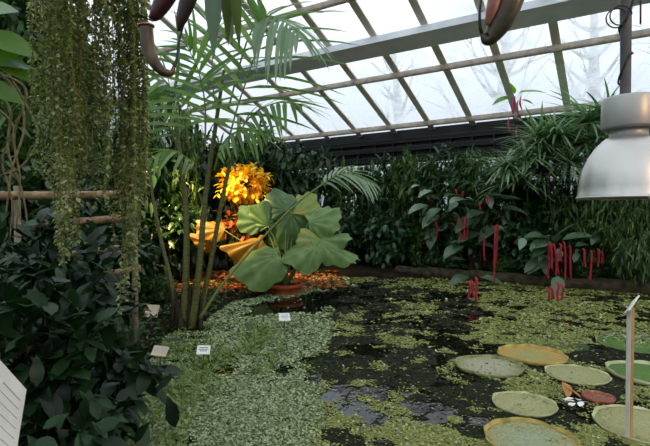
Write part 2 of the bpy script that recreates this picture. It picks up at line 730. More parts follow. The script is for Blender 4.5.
# ================================================================ SETTING
# soil and pond bed
xs = np.arange(-20, 16.01, 0.16)
ys = np.arange(-6, 24.01, 0.16)
X, Y = np.meshgrid(xs, ys)
Zg = ground_z(X, Y)
V = np.stack([X, Y, Zg], -1).reshape(-1, 3)
nx = len(xs)
ny = len(ys)
iu = (np.arange(ny - 1)[:, None] * nx + np.arange(nx - 1)[None, :]).ravel()
vv = (V[:, 0] * VX[0] + V[:, 1] * VX[1])
keep = vv[iu] < 16.1
iu = iu[keep]
mb = MB()
mb.v.append(V)
mb.n = len(V)
mb.loops.append(np.stack([iu, iu + 1, iu + nx + 1, iu + nx], 1).ravel())
mb.sizes.append(np.full(len(iu), 4))
mb.mi.append(np.zeros(len(iu), int))
structure(mb.build('floor', 'soil'))

# water
mb = MB()
mb.add([uv(12, 13.2, 0), uv(-12, 13.2, 0), A3(16, 1, 0), A3(-4.5, 1, 0)], [(0, 3, 2, 1)])
structure(mb.build('pond_water', 'water'))

# outside ground
mb = MB()
mb.add([uv(60, 16.4, -0.2), uv(-50, 16.4, -0.2), uv(-50, 70, -0.2), uv(60, 70, -0.2)], [(0, 1, 2, 3)])
structure(mb.build('ground_outside', 'outside'))

# roof
TS = math.tan(math.radians(21.5))


def roofz(v):
    return 5.0 + (15.58 - v) * TS if v > 0 else 5.0 + (15.58 + v) * TS


def rp(u, v, dz=0.0):
    return uv(u, v, roofz(v) + dz)


ceil_ = bpy.data.objects.new('ceiling', None)
COL.objects.link(ceil_)
OFF[ceil_.name] = A3(0, 0, 0)
structure(ceil_)
RN = unit(VX * TS + ZX)          # normal of the slope in view
RN2 = unit(-VX * TS + ZX)
U0, U1 = -13.5, 19.5
us = [1.50 + 1.43 * k for k in range(-10, 13)]
# glass bays
for k in range(len(us) - 1):
    mb = MB()
    for va, vb, nn in ((0.02, 16.2, RN), (-15.5, -0.02, RN2)):
        c = (rp(us[k], va) + rp(us[k], vb) + rp(us[k + 1], va) + rp(us[k + 1], vb)) / 4 + nn * 0.05
        d = (rp(us[k], vb) - rp(us[k], va)) / 2
        obox(mb, c, d, UX * 0.70, nn * 0.004)
    mb.build('glass_pane', 'glass', ceil_, smooth=False)
for k in range(len(us)):
    mb = MB()
    beam_uv(mb, rp(us[k], 16.2), rp(us[k], 0), 0.15, 0.08, 0, RN)
    beam_uv(mb, rp(us[k], 16.2, 0.0) - RN * 0.02, rp(us[k], 0) - RN * 0.02, 0.20, 0.025, 0, RN)
    beam_uv(mb, rp(us[k], 0), rp(us[k], -15.5), 0.085, 0.13, 0, RN2)
    mb.build('rafter', 'rafter', ceil_, smooth=False)
for v in (15.58, 13.05, 10.14, 8.2, 5.6, 3.0, -3.0, -6, -9, -12, -15):
    mb = MB()
    nn = RN if v > 0 else RN2
    a, b = rp(U0, v) - nn * 0.12, rp(U1, v) - nn * 0.12
    beam_uv(mb, a, b, 0.11, 0.10, 0, nn)
    tube(mb, [a - nn * 0.07, b - nn * 0.07], 0.055, 10)
    for k in range(0, 23):          # clips
        q = rp(us[k], v) - nn * 0.12
        obox(mb, q, UX * 0.03, np.cross(nn, UX) * 0.075, nn * 0.07)
    mb.build('purlin', 'purlin', ceil_, smooth=False)
mb = MB()
a, b = rp(U0, 11.75) - RN * 0.20, rp(U1, 11.75) - RN * 0.20
beam_uv(mb, a, b, 0.56, 0.22, 0, RN)
o = mb.build('main_beam', 'beam', ceil_, smooth=False)
mb = MB()
beam_uv(mb, a - RN * 0.12 + VX * .27 , b - RN * 0.12 + VX * .27, 0.10, 0.05, 0, RN)
mb.build('lower_flange', 'pole', o, smooth=False)
mb = MB()
beam_uv(mb, rp(U0, 0), rp(U1, 0), 0.25, 0.3)
mb.build('ridge_beam', 'beam', ceil_, smooth=False)

# back wall: low masonry, a run of panes, the black girder
mb = MB()
obox(mb, uv(3, 16.25, 0.9), UX * 16.5, VX * 0.08, ZX * 1.0)
wb = structure(mb.build('wall_back', 'wall', smooth=False))
mb = MB()
obox(mb, uv(3, 16.25, 2.75), UX * 16.5, VX * 0.006, ZX * 0.85)
w1 = structure(mb.build('window_1', 'sideglass', smooth=False))
mb = MB()
for k in range(-9, 13):
    obox(mb, uv(1.5 + 1.43 * k, 16.25, 2.75), UX * 0.05, VX * 0.06, ZX * 0.85)
obox(mb, uv(3, 16.25, 2.75), UX * 16.5, VX * 0.05, ZX * 0.03)
mb.build('window_frame', 'black', w1, smooth=False)
mb = MB()
obox(mb, uv(3, 16.22, 4.24), UX * 16.5, VX * 0.10, ZX * 0.60)
for z in (3.78, 4.12, 4.42):
    obox(mb, uv(3, 16.05, z), UX * 16.5, VX * 0.14, ZX * 0.07)
for k in range(-18, 25):
    obox(mb, uv(1.5 + 0.715 * k, 16.04, 4.05), UX * 0.02, VX * 0.10, ZX * 0.30)
g = structure(mb.build('trim_1', 'black', smooth=False))
mb = MB()
for z in (3.86, 4.20, 4.50):
    obox(mb, uv(3, 15.90, z), UX * 16.5, VX * 0.012, ZX * 0.012)
mb.build('edge_strip', 'blackedge', g, smooth=False)

# left gable wall of glass on a low wall
GU = 17.5
mb = MB()
obox(mb, uv(GU, 1.0, 0.7), UX * 0.08, VX * 15.2, ZX * 0.8)
structure(mb.build('wall_left', 'wall', smooth=False))
mb = MB()
pts_ = [uv(GU, -15, 1.5), uv(GU, 16.2, 1.5), uv(GU, 16.2, roofz(16.2) - 0.1), uv(GU, 0, roofz(0) - 0.1), uv(GU, -15, roofz(-15) - 0.1)]
mb.add(pts_ + [p + UX * 0.01 for p in pts_], [(0, 1, 2, 3, 4), (9, 8, 7, 6, 5)] + [(i, (i + 1) % 5, (i + 1) % 5 + 5, i + 5) for i in range(5)])
w2 = structure(mb.build('window_2', 'sideglass', smooth=False))
mb = MB()
for v in np.arange(-14, 16.3, 1.25):
    zt = roofz(v) - 0.1
    obox(mb, uv(GU - 0.03, v, (1.5 + zt) / 2), UX * 0.05, VX * 0.045, ZX * (zt - 1.5) / 2)
for z in (3.2, 5.0, 7.0):
    vm = min(16.0, 15.58 - (z - 5.0) / TS)
    obox(mb, uv(GU - 0.03, (vm - 14) / 2 if z < 5.2 else 0, z), UX * 0.05, VX * ((vm + 14) / 2 if z < 5.2 else vm), ZX * 0.05)
mb.build('window_frame', 'rafter', w2, smooth=False)
# the two sides behind the camera: low walls with glass above
mb = MB()
obox(mb, uv(3, -15.3, 0.45), UX * 16.5, VX * 0.1, ZX * 0.7)
structure(mb.build('wall_near', 'wall', smooth=False))
mb = MB()
obox(mb, uv(3, -15.3, 3.05), UX * 16.5, VX * 0.006, ZX * 1.9)
structure(mb.build('window_3', 'sideglass', smooth=False))
mb = MB()
obox(mb, uv(-13.6, 0.5, 0.45), UX * 0.1, VX * 15.7, ZX * 0.7)
structure(mb.build('wall_right', 'wall', smooth=False))
mb = MB()
obox(mb, uv(-13.6, 0.5, 3.05), UX * 0.006, VX * 15.7, ZX * 1.9)
structure(mb.build('window_4', 'sideglass', smooth=False))

# stone edging on the far bank
mb = MB()
n = 90
path = np.array([uv(u, EDGE_V + 0.12 + 0.05 * math.sin(u * 3.1), 0.06) for u in np.linspace(5.6, -9, n)])
rad = 0.13 + 0.10 * np.array([fbm(np.array([i * .35]), np.array([0.]), 9)[0] for i in range(n)])
path[:, 2] += 0.02
tube(mb, path, rad, 9)
structure(mb.build('trim_2', 'stone'))

# ================================================================ OUTSIDE TREES
def bare_tree(name, label, u, v, h, seed):
    r = random.Random(seed)
    base = uv(u, v, -0.25)
    t = thing(name, label, 'tree', base)
    tr = MB()
    br = MB()
    top = base + A3(r.uniform(-.5, .5), r.uniform(-.5, .5), h)
    trunk = smooth_path([base, base + (top - base) * 0.4 + A3(r.uniform(-.3, .3), 0, 0), top], 14)
    tube(tr, trunk, [0.42, 0.34, 0.08], 8)
    for i in range(26):
        s = r.uniform(0.28, 0.97)
        p = trunk[int(s * 13)]
        a = r.uniform(0, 6.28)
        l = h * (1.05 - s) * r.uniform(0.35, 0.6) + 0.6
        e = p + A3(math.cos(a) * l * .7, math.sin(a) * l * .7, l * r.uniform(.35, .8))
        m = (p + e) / 2 + A3(0, 0, -0.1 * l)
        q = smooth_path([p, m, e], 6)
        tube(br, q, [0.12, 0.07, 0.02], 5)
        for j in range(4):
            p2 = q[r.randint(2, 5)]
            a2 = a + r.uniform(-1.1, 1.1)
            l2 = l * r.uniform(.25, .5)
            e2 = p2 + A3(math.cos(a2) * l2 * .7, math.sin(a2) * l2 * .7, l2 * r.uniform(.2, .9))
            tube(br, smooth_path([p2, (p2 + e2) / 2, e2], 4), [0.03, 0.02, 0.008], 4)
    tk = tr.build('trunk', 'trunk_out', t)
    br.build('branches', 'trunk_out', t)


bare_tree('bare_tree', 'pale bare winter tree outside, seen dimly through roof glass at upper left of centre', 9.5, 22, 11, 1)
bare_tree('bare_tree', 'pale bare winter tree outside the roof glass, above the middle of black girder', 4.5, 21.5, 13, 2)
bare_tree('bare_tree', 'pale bare winter tree outside, behind the pane below hanging brown pitcher', 1.0, 23, 12, 3)
bare_tree('bare_tree', 'pale bare winter tree outside roof glass, just left of the lamp pole', -2.8, 21, 12, 4)

# ================================================================ LILY PADS
def lily_pad(cx, cy, w, label, mats, rim_h=0.05, zz=0.03, rimlabel=None, name='lily_pad', cat='lily pad', seed=0, group='giant water lily pads', squash=1.0):
    c = gr(cx, cy, zz)
    dist = c[1]
    R = w / 2 * dist / F * 0.97
    r = random.Random(seed)
    t = thing(name, label, cat, (c[0], c[1], 0), group)
    na = 72
    a = np.linspace(0, 2 * math.pi, na, endpoint=False)
    ph = r.uniform(0, 6)
    wob = 1 + 0.012 * np.sin(3 * a + ph) + 0.01 * np.sin(5 * a + 2 * ph)
    notch = 1 - 0.05 * np.exp(-((np.mod(a - ph, 2 * math.pi) - math.pi) / 0.06) ** 2)
    wob = wob * notch
    rings = [0.0, 0.15, 0.3, 0.45, 0.6, 0.75, 0.88, 0.96]
    k = R / 0.36 if R > 0 else 1
    vs = []
    for i, q in enumerate(rings):
        z = zz * 0.5 + 0.006 * np.sin(9 * a + i * 2.0) * q * (1 if rim_h > 0 else .4)
        vs.append(np.stack([c[0] + R * q * wob * np.cos(a), c[1] + R * q * wob * np.sin(a), z + 0 * a], 1))
    vs = np.concatenate(vs)
    fs = []
    for i in range(len(rings) - 1):
        for j in range(na):
            fs.append((i * na + j, (i + 1) * na + j, (i + 1) * na + (j + 1) % na, i * na + (j + 1) % na))
    mb = MB()
    mb.add(vs, fs)
    mb.build('leaf_blade', mats[0], t)
    mb = MB()
    wv = (0.010 * np.sin(11 * a + ph) + 0.008 * np.sin(6 * a)) * min(1, R / 0.36) * 0.7
    hv = rim_h * (1 + 0.14 * np.sin(2 * a + ph) + 0.10 * np.sin(7 * a))
    z0 = zz * 0.5
    sec = [(0.955, z0, 0), (0.985, z0 + 0.25 * rim_h, 0), (1.0, z0, 1), (1.012, z0, 1.0), (1.0, z0 - 0.012, 0.2), (0.955, z0 - 0.012, 0)]
    vs = []
    for q, z, f in sec:
        rr = R * wob * q + wv * f
        vs.append(np.stack([c[0] + rr * np.cos(a), c[1] + rr * np.sin(a), z + f * hv], 1))
    vs = np.concatenate(vs)
    fs = []
    for i in range(len(sec) - 1):
        for j in range(na):
            fs.append((i * na + j, (i + 1) * na + j, (i + 1) * na + (j + 1) % na, i * na + (j + 1) % na))
    mb.add(vs, fs)
    o = mb.build('rim', mats[1], t)
    if rimlabel:
        o['label'] = rimlabel
    return t, c, R


M['pad_grey'] = padmat('pad_greygreen', 'aaa68c', 'a09e80', '888650')
M['pad_yel'] = padmat('pad_yellowing', '9c9a60', 'a29650', 'b88c40', 0.7)
M['pad_olive'] = padmat('pad_olive', 'a4a274', '9a9a66', '8e8c54')
M['pad_big'] = padmat('pad_big', '94a084', '90966c', '9c8440', 0.85)
M['pad_green'] = padmat('pad_green', '557c24', '4c7420', '44661e')
M['pad_sunk'] = padmat('pad_sunken', '4c5c28', '3f5424', '2c4018')
M['pad_brown'] = padmat('pad_redbrown', '84503c', '8a4c34', '9a5a3c')
M['rim_grey'] = noisemat('rim_grey', '6c7048', '9a9a6c', 12, 0.6)
M['rim_yel'] = noisemat('rim_yellow', '8c7a34', 'bcaa5c', 7, 0.6)
M['rim_pale'] = noisemat('rim_pale', 'a4a878', 'bcbe92', 9, 0.6)
M['rim_red'] = noisemat('rim_red', '8a3c2c', 'b06850', 9, 0.6)

lily_pad(489, 365, 68, 'grey-green lily pad with thin olive rim, leftmost of the round pads', ('pad_grey', 'rim_grey'), 0.026, seed=1)
lily_pad(532, 354, 67, 'yellowing lily pad with orange-yellow upturned rim, behind the grey-green one', ('pad_yel', 'rim_yel'), 0.03, rimlabel='orange-yellow upturned rim', seed=2)
lily_pad(577, 373, 61, 'pale olive lily pad, smooth and thin rimmed, right of the yellow-rimmed pad', ('pad_olive', 'rim_pale'), 0.012, seed=3)
lily_pad(524, 402, 63, 'pale green lily pad floating alone between the big front pad and yellow-rimmed one', ('pad_olive', 'rim_pale'), 0.014, seed=4)
lily_pad(531, 438, 92, 'largest lily pad with ochre rim, cut off by the bottom of the picture', ('pad_big', 'rim_yel'), 0.026, rimlabel='ochre upturned rim', seed=5)
lily_pad(557, 343, 58, 'dark green flat lily pad half sunken behind the yellow-rimmed pad', ('pad_sunk', 'pad_sunk'), 0.004, 0.012, seed=6)
lily_pad(634, 343, 70, 'flat dark green lily pad behind the white post, farthest right in the pond', ('pad_green', 'rim_grey'), 0.012, 0.02, seed=7)
lily_pad(650, 373, 78, 'bright green lily pad with pale rim, behind the middle of the white post', ('pad_green', 'rim_pale'), 0.035, rimlabel='pale green upturned rim', seed=8)
lily_pad(644, 423, 94, 'broad pale olive lily pad around the foot of the white post', ('pad_olive', 'rim_pale'), 0.016, seed=9)
lily_pad(598.5, 396, 30, 'small reddish brown lily pad with raised rim, like a clay saucer', ('pad_brown', 'rim_red'), 0.020, rimlabel='red-brown upturned rim', seed=10, name='young_lily_pad')

# floating bits near the pads
mb = MB()
c = gr(578, 402, 0.02)
P = c + rng.normal(size=(7, 3)) * A3(0.06, 0.05, 0.006)
scatter(mb, LF_OBOV, P, rdir(7) * A3(1, 1, 0.2), A3(0, 0, 1), 0.09, 0.06)
single('fallen_flower', mb, 'petal', 'white wilted flower petals floating in front of the pale olive pad', 'flower', (c[0], c[1], 0.0))
mb = MB()
c = gr(567, 392, 0.03)
scatter(mb, LF_OVATE, [c + A3(0.04, 0.12, 0.05), c + A3(0, 0.08, 0.02)], np.array([[-0.3, -1, -0.05], [0.5, -0.8, 0.0]]), A3(0.4, 0, 1), [0.26, 0.2], [0.10, 0.08])
single('fallen_leaf', mb, 'padleaf_brown', 'curled orange-brown leaf floating between two pale lily pads', 'leaf', (c[0], c[1], 0.0))

# ================================================================ POST WITH SIGN
pb = gr(629, 441, -0.02)
Yp = pb[1]
top = pt(631, 307, Yp)
t = thing('sign_post', 'slim square pale wooden post standing in water among lily pads, slanted sign on top', 'sign post', (pb[0], pb[1], 0))
ang = math.radians(17)
s1 = A3(math.cos(ang), math.sin(ang), 0)
s2 = A3(-math.sin(ang), math.cos(ang), 0)
axz = unit(top - pb)
hw = 0.0175
mb = MB()
cpt = (top + pb) / 2 - axz * 0.12
obox(mb, cpt, s1 * hw, s2 * hw, axz * (np.linalg.norm(top - pb) / 2 + 0.12))
mb.build('post', 'post', t, smooth=False)
mb = MB()
obox(mb, (top + pb) / 2 - s1 * (hw + 0.002), s1 * 0.002, s2 * hw, axz * np.linalg.norm(top - pb) / 2)
o = mb.build('pale_strip', 'post_pale', t, smooth=False)
mb = MB()
sa = pt(626, 313, Yp - 0.02)
sb = pt(636.5, 298, Yp + 0.03)
d = unit(sb - sa)
vw = unit(sa - CAM)
vw = unit(vw - d * (vw @ d))
s = unit(vw + 0.10 * np.cross(d, vw))
nrm = np.cross(s, d)
obox(mb, (sa + sb) / 2, d * np.linalg.norm(sb - sa) / 2, s * 0.055, nrm * 0.005)
sg = mb.build('sign_plate', 'white', t, smooth=False)
sg['label'] = 'small white slanted plate seen edge on'

# ================================================================ LABELS IN THE PLANTS
def stake_label(px, py, w, h, label, mat, roll=0.0, lean=0.5, stake=0.15, notch=False):
    c = gr(px, py + h / 2 + 4, 0.12)
    Yd = c[1]
    k = Yd / F
    c = pt(px, py, Yd)
    t = thing('plant_label', label, 'plant label', (c[0], c[1], gz(c)))
    x = A3(math.cos(roll), 0, math.sin(roll))
    n = unit(A3(0.1, -lean, 1 - lean * 0.5))
    y = unit(np.cross(n, x))
    x = np.cross(y, n)
    mb = MB()
    obox(mb, c, x * w * k / 2, y * h * k * 0.75, n * 0.004)
    mb.build('plate', mat, t, smooth=False)
    mb = MB()
    for i, (f, l) in enumerate(((0.5, 0.7), (0.1, 0.85), (-0.25, 0.6))):
        obox(mb, c + y * h * k * 0.75 * f + n * 0.0045, x * w * k / 2 * l * 0.9, y * 0.006, n * 0.0008)
    mb.build('print', 'textdark' if notch else 'text', t, smooth=False)
    mb = MB()
    g0 = A3(c[0], c[1] + 0.02, gz(c) - 0.06)
    tube(mb, [g0, c - n * 0.006], 0.007, 6)
    mb.build('stake', 'wire', t)


stake_label(203.5, 350, 13, 9, 'white card plant label with dark marks, lying tilted in bright green water weed', 'white', 0.35, 0.35, notch=True)
stake_label(152, 311, 13, 9, 'cream plant label standing upright on the bank left of palm base', 'cream', 0.0, 0.8)
stake_label(160, 351, 15, 8, 'tan plant label half hidden among dark shrub leaves at the shore', 'cream', -0.1, 0.55)
stake_label(284.5, 317, 11, 7, 'small pinkish white plant label standing in dark water below the potted fan plant', 'white', 0.25, 0.5)

# large information board at the lower left, close to us
tr_ = pt(25, 390, 1.30)
a_dir = unit(tr_ - pt(3, 365.5, 1.21))
d0 = pt(18, 447, 1.20) - tr_
d_dir = unit(d0 - a_dir * (d0 @ a_dir))
n_dir = unit(np.cross(a_dir, d_dir))
if n_dir @ (CAM - tr_) < 0:
    n_dir = -n_dir
bw, bh = 0.24, 0.30
bc = tr_ - a_dir * bw / 2 + d_dir * bh / 2
t = thing('plant_sign', 'large white printed plant sign leaning at lower left corner beside the dark shrub', 'sign', (bc[0] - 0.02, bc[1] + 0.02, gz(bc)))
mb = MB()
obox(mb, bc, a_dir * bw / 2, d_dir * bh / 2, n_dir * 0.004)
mb.build('panel', 'white', t, smooth=False)
mb = MB()
for i in range(9):
    y = -bh / 2 + 0.045 + i * 0.026
    l = [0.10, 0.17, 0.19, 0.15, 0.18, 0.19, 0.12, 0.18, 0.16][i]
    th = 0.004 if i == 0 else 0.0014
    obox(mb, bc + d_dir * y - a_dir * (bw / 2 - 0.22 + l / 2 - 0.0) + a_dir * 0.0 + a_dir * (bw - 0.24 + 0.0) + n_dir * 0.0045 - a_dir * 0.005, a_dir * l / 2, d_dir * th / 2, n_dir * 0.0006)
mb.build('printed_lines', 'text', t, smooth=False)
mb = MB()
bot = bc - n_dir * 0.012
tube(mb, [A3(bot[0], bot[1] + 0.03, gz(bc) - 0.1), bot + d_dir * 0.05], 0.012, 8)
mb.build('stake', 'wire', t)

# ================================================================ HANGING LAMP
LY = 2.7
lc = pt(628, 198, LY)
k = LY / F * 0.935
t = thing('pendant_lamp', 'silver aluminium dome lamp hanging from a grey pole at right edge', 'lamp', tuple(lc))
prof_px = [(49, 0), (49, -1.8), (48, -4), (47.3, -12), (45.5, -24), (42.5, -34), (38, -44), (31.5, -54), (25, -61), (21.5, -64)]
mb = MB()
lathe(mb, lc, [(r * k, -z * k) for r, z in prof_px], 64)
mb.build('lamp_shade', 'alu', t)
mb = MB()
lathe(mb, lc, [((r - 0.6) * k, (-z - 0.5) * k) for r, z in prof_px], 64)
mb.build('reflector', 'alu_inner', t)
mb = MB()
tube(mb, [lc + A3(r, 0, 0.012) for r in (0,)] + [lc + A3(0, 0, 0.02)], 0.001, 3)
mb = MB()
ring_a = np.linspace(0, 2 * math.pi, 65)
tube(mb, np.stack([lc[0] + 48.6 * k * np.cos(ring_a), lc[1] + 48.6 * k * np.sin(ring_a), lc[2] + 0.002 + 0 * ring_a], 1), 0.0065, 6, cap=False)
mb.build('rim', 'alu', t)
for an in (-1.75, 0.3, 2.4):
    mb = MB()
    p = lc + A3(math.cos(an) * 48.7 * k, math.sin(an) * 48.7 * k, -0.004)
    obox(mb, p, A3(-math.sin(an), math.cos(an), 0) * 0.012, A3(math.cos(an), math.sin(an), 0) * 0.004, ZX * 0.014)
    mb.build('clip', 'housing', t)
mb = MB()
lathe(mb, lc, [(21.5 * k, 63 * k), (18 * k, 65 * k), (18 * k, 71 * k), (19 * k, 73 * k)], 48)
mb.build('neck', 'housing', t)
mb = MB()
lathe(mb, lc, [(5 * k, 72.8 * k), (25.5 * k, 73 * k), (26.3 * k, 75 * k), (25.8 * k, 104 * k), (25 * k, 106.5 * k), (10 * k, 107.5 * k), (4 * k, 107.5 * k)], 56)
mb.build('housing', 'housing', t)
mb = MB()
zr = roofz(float(lc @ VX)) - 0.06
lathe(mb, A3(lc[0] - 0.022, lc[1], 0), [(0.028, lc[2] + 107 * k), (0.028, zr)], 14)
mb.build('pole', 'pole', t)
mb = MB()
th = np.linspace(0, 46, 300)
pth = np.stack([lc[0] - 0.022 + 0.033 * np.cos(th), lc[1] + 0.037 * np.sin(th), lc[2] + 107 * k + th / 46 * 2.0 + 0.02 * np.sin(th * 1.7)], 1)
tube(mb, pth, 0.0055, 5)
for i in range(3):
    ph = i * 2.1
    p = [A3(lc[0] + 0.04 * math.cos(ph + s * .4), lc[1] - 0.03 + 0.02 * math.sin(ph), lc[2] + 107 * k + 0.4 + 0.35 * s + 0.1 * i) for s in range(5)]
    tube(mb, smooth_path(p, 20), 0.005, 5)
# a loose coil of cable near the top of the picture
a = np.linspace(0, 2 * math.pi * 2, 50)
pc = pt(622, 14, LY - 0.06)
tube(mb, np.stack([pc[0] + 0.055 * np.cos(a), pc[1] + 0.006 * a, pc[2] + 0.05 * np.sin(a)], 1), 0.004, 5)
mb.build('cable', 'cable', t)

# ================================================================ BROADLEAF BACK PLANTING
def proto_shrub(name, r, h, ntw, per, leaf, ll, lw, mat, stems=40, droop=0.3):
    t = thing(name, 'x', 'shrub', (0, 0, 0))
    tw = ell_twigs(ntw, (0, 0, h * 0.54), (r, r, h * 0.48))
    bush(t, tw, per, leaf, ll, lw, mat, (0, 0, 0), stems=stems, stem_r=0.016, droop=droop)
    return t


PROTO = {
    'dark': proto_shrub('broadleaf_shrub', 0.95, 2.0, 95, 15, LF_OVATE, 0.24, 0.11, 'dark'),
    'blue': proto_shrub('broadleaf_shrub', 0.95, 2.0, 70, 13, LF_OVATE, 0.34, 0.15, 'blue'),
    'fine': proto_shrub('small_leaved_shrub', 0.95, 2.0, 140, 20, LF_LANCE, 0.17, 0.05, 'fine', droop=0.5),
    'mid': proto_shrub('broadleaf_shrub', 0.95, 2.0, 110, 16, LF_LANCE, 0.24, 0.08, 'mid'),
    'lance': proto_shrub('bamboo_like_shrub', 0.95, 2.0, 130, 16, LF_LANCE, 0.30, 0.05, 'fine', droop=0.9),
}
used = set()


def shrub(kind, px, v, w, top, label, group, rot=None, swap=None, Yd=None):
    """w: crown half width in metres, top: pixel row of the crown's top"""
    Yq = Yd if Yd else on_v(px, v)
    x = (px - 325) / F * Yq
    zt = pt(px, top, Yq)[2]
    g0 = gz((x, Yq))
    h = max(0.5, (zt - g0))
    sc = (w / 0.95, w / 0.95, h / 2.0)
    p = PROTO[kind]
    rot = rng.uniform(0, 6.28) if rot is None else rot
    if kind not in used:
        used.add(kind)
        p.location = (x, Yq, g0)
        p.rotation_euler = (0, 0, rot)
        p.scale = sc
        p['label'] = label
        p['group'] = group
        o = p
    else:
        o = dup(p, (x, Yq, g0), rot, sc, label, group)
    return o


G1 = 'dark shrubs along the back wall'
HID = 'dark broad-leaved shrub in the unbroken hedge under the black girder'
for (kd, px, v, w, tp) in [('dark', 318, 14.7, 1.0, 150), ('mid', 352, 14.7, 0.9, 163), ('dark', 384, 14.8, 0.9, 158), ('mid', 418, 14.7, 0.95, 152), ('dark', 446, 14.8, 0.9, 150), ('mid', 478, 14.7, 0.95, 148)]:
    shrub(kd, px, v, w, tp, HID, G1)
shrub('fine', 404, 14.6, 0.75, 158, 'small-leaved lighter shrub in hedge gap just left of the red-flowered plants', G1)
shrub('blue', 352, 14.0, 0.8, 210, 'low dark shrub with drooping broad leaves right of the potted fan plant', 'low shrubs on the far bank')
shrub('blue', 388, 13.7, 0.8, 212, 'low dark broad-leaved shrub at the middle of the stone pond edge', 'low shrubs on the far bank')
shrub('mid', 428, 13.7, 0.6, 226, 'low green shrub on far bank left of the hanging red catkins', 'low shrubs on the far bank')
shrub('blue', 470, 13.9, 0.9, 205, 'dark shrub behind the middle plants with long red catkins', 'low shrubs on the far bank')
shrub('blue', 520, 13.8, 0.8, 220, 'dark shrub between the two groups of red catkins', 'low shrubs on the far bank')
shrub('dark', 512, 14.8, 0.95, 172, 'dark shrub under the left end of strap-leaved plants', G1)
shrub('dark', 548, 14.6, 0.9, 180, 'dark shrub under the middle of the strap-leaved plants', G1)
shrub('lance', 590, 14.4, 0.9, 168, 'narrow-leaved weeping shrub just left of the lamp shade', 'weeping narrow-leaved shrubs at right')
shrub('lance', 622, 14.1, 0.95, 150, 'narrow-leaved weeping shrub directly behind the lamp shade', 'weeping narrow-leaved shrubs at right')
shrub('lance', 652, 13.6, 0.95, 140, 'narrow-leaved weeping shrub at right edge behind the lamp', 'weeping narrow-leaved shrubs at right')
shrub('fine', 600, 13.4, 0.7, 215, 'small-leaved dark shrub on right bank below lamp', 'weeping narrow-leaved shrubs at right')
shrub('lance', 640, 12.9, 0.65, 212, 'narrow-leaved shrub low on the right bank beside the post', 'weeping narrow-leaved shrubs at right')
shrub('dark', 575, 13.9, 0.8, 225, 'dark broad-leaved shrub behind the right red catkins', G1)

G2 = 'tall dark shrubs behind the palm'
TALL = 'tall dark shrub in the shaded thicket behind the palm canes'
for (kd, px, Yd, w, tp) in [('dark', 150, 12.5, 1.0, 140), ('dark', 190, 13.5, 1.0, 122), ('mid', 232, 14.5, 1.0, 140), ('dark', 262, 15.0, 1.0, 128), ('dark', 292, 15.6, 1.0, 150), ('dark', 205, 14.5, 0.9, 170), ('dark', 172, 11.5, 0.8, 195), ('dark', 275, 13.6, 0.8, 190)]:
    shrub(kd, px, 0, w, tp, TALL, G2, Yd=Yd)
G3 = 'thicket behind the hanging vines'
THK = 'dark shrub in the thicket behind hanging vines and bamboo rails'
for (kd, px, Yd, w, tp) in [('mid', 15, 8.5, 1.0, 90), ('dark', 62, 9.5, 1.0, 120), ('mid', 100, 10.5, 1.0, 135), ('dark', 128, 11.0, 0.9, 128), ('dark', -10, 7.0, 0.9, 140), ('dark', 40, 7.2, 0.9, 165), ('dark', 85, 7.8, 0.8, 190), ('dark', 112, 8.6, 0.7, 215)]:
    shrub(kd, px, 0, w, tp, THK, G3, Yd=Yd)

shrub('fine', 158, 0, 0.34, 292, 'small low bush on the shaded bank left of the palm base', 'small bushes on the left bank', Yd=8.8)
shrub('mid', 146, 0, 0.40, 292, 'small leafy bush just behind the cream plant label', 'small bushes on the left bank', Yd=8.6)
for i_, (px_, tp_) in enumerate([(452, 258), (505, 262), (532, 258), (588, 262), (622, 262), (655, 262)]):
    shrub('fine' if i_ % 2 else 'blue', px_, 13.15, 0.42, tp_, 'low dark bush on the stone edging under the red-flowered plants', 'low bushes on the edging')
G4 = 'tall leafy shrubs at far left'
TLL = 'tall leafy shrub reaching the roof behind the hanging vines at far left'
for (kd, px, Yd, w, tp) in [('mid', -5, 10.5, 1.5, -30), ('dark', 35, 11.5, 1.6, -10), ('fine', 60, 12.0, 0.9, 40), ('fine', 165, 12.0, 1.0, 90), ('dark', 20, 12.0, 1.5, -20)]:
    shrub(kd, px, 0, w, tp, TLL, G4, Yd=Yd)

# ================================================================ STRAP-LEAVED PLANTS, UPPER RIGHT
def strap_plant(name, label, spots, base, n=34, ll=0.85, lw=0.055, mat='strap', group=None):
    t = thing(name, label, 'plant', base, group)
    fo = MB()
    st = MB()
    for s in spots:
        s = np.asarray(s)
        d = rdir(n)
        d[:, 2] = np.abs(d[:, 2]) * 0.9 + 0.1
        L = ll * rng.uniform(0.6, 1.15, n)
        scatter(fo, LF_STRAP, np.repeat(s[None], n, 0) + rng.normal(size=(n, 3)) * 0.04, d, unit(A3(0, 0, 1) + rdir(n) * 0.2), L, lw)
        mid = (np.asarray(base) + s) / 2 + A3(rng.normal() * .1, rng.normal() * .1, 0)
        tube(st, smooth_path([np.asarray(base) + A3(rng.normal() * .08, rng.normal() * .08, -0.05), mid, s], 8), [0.035, 0.028, 0.022], 7)
    fo.build('foliage', mat, t)
    st.build('stem', 'stem', t)


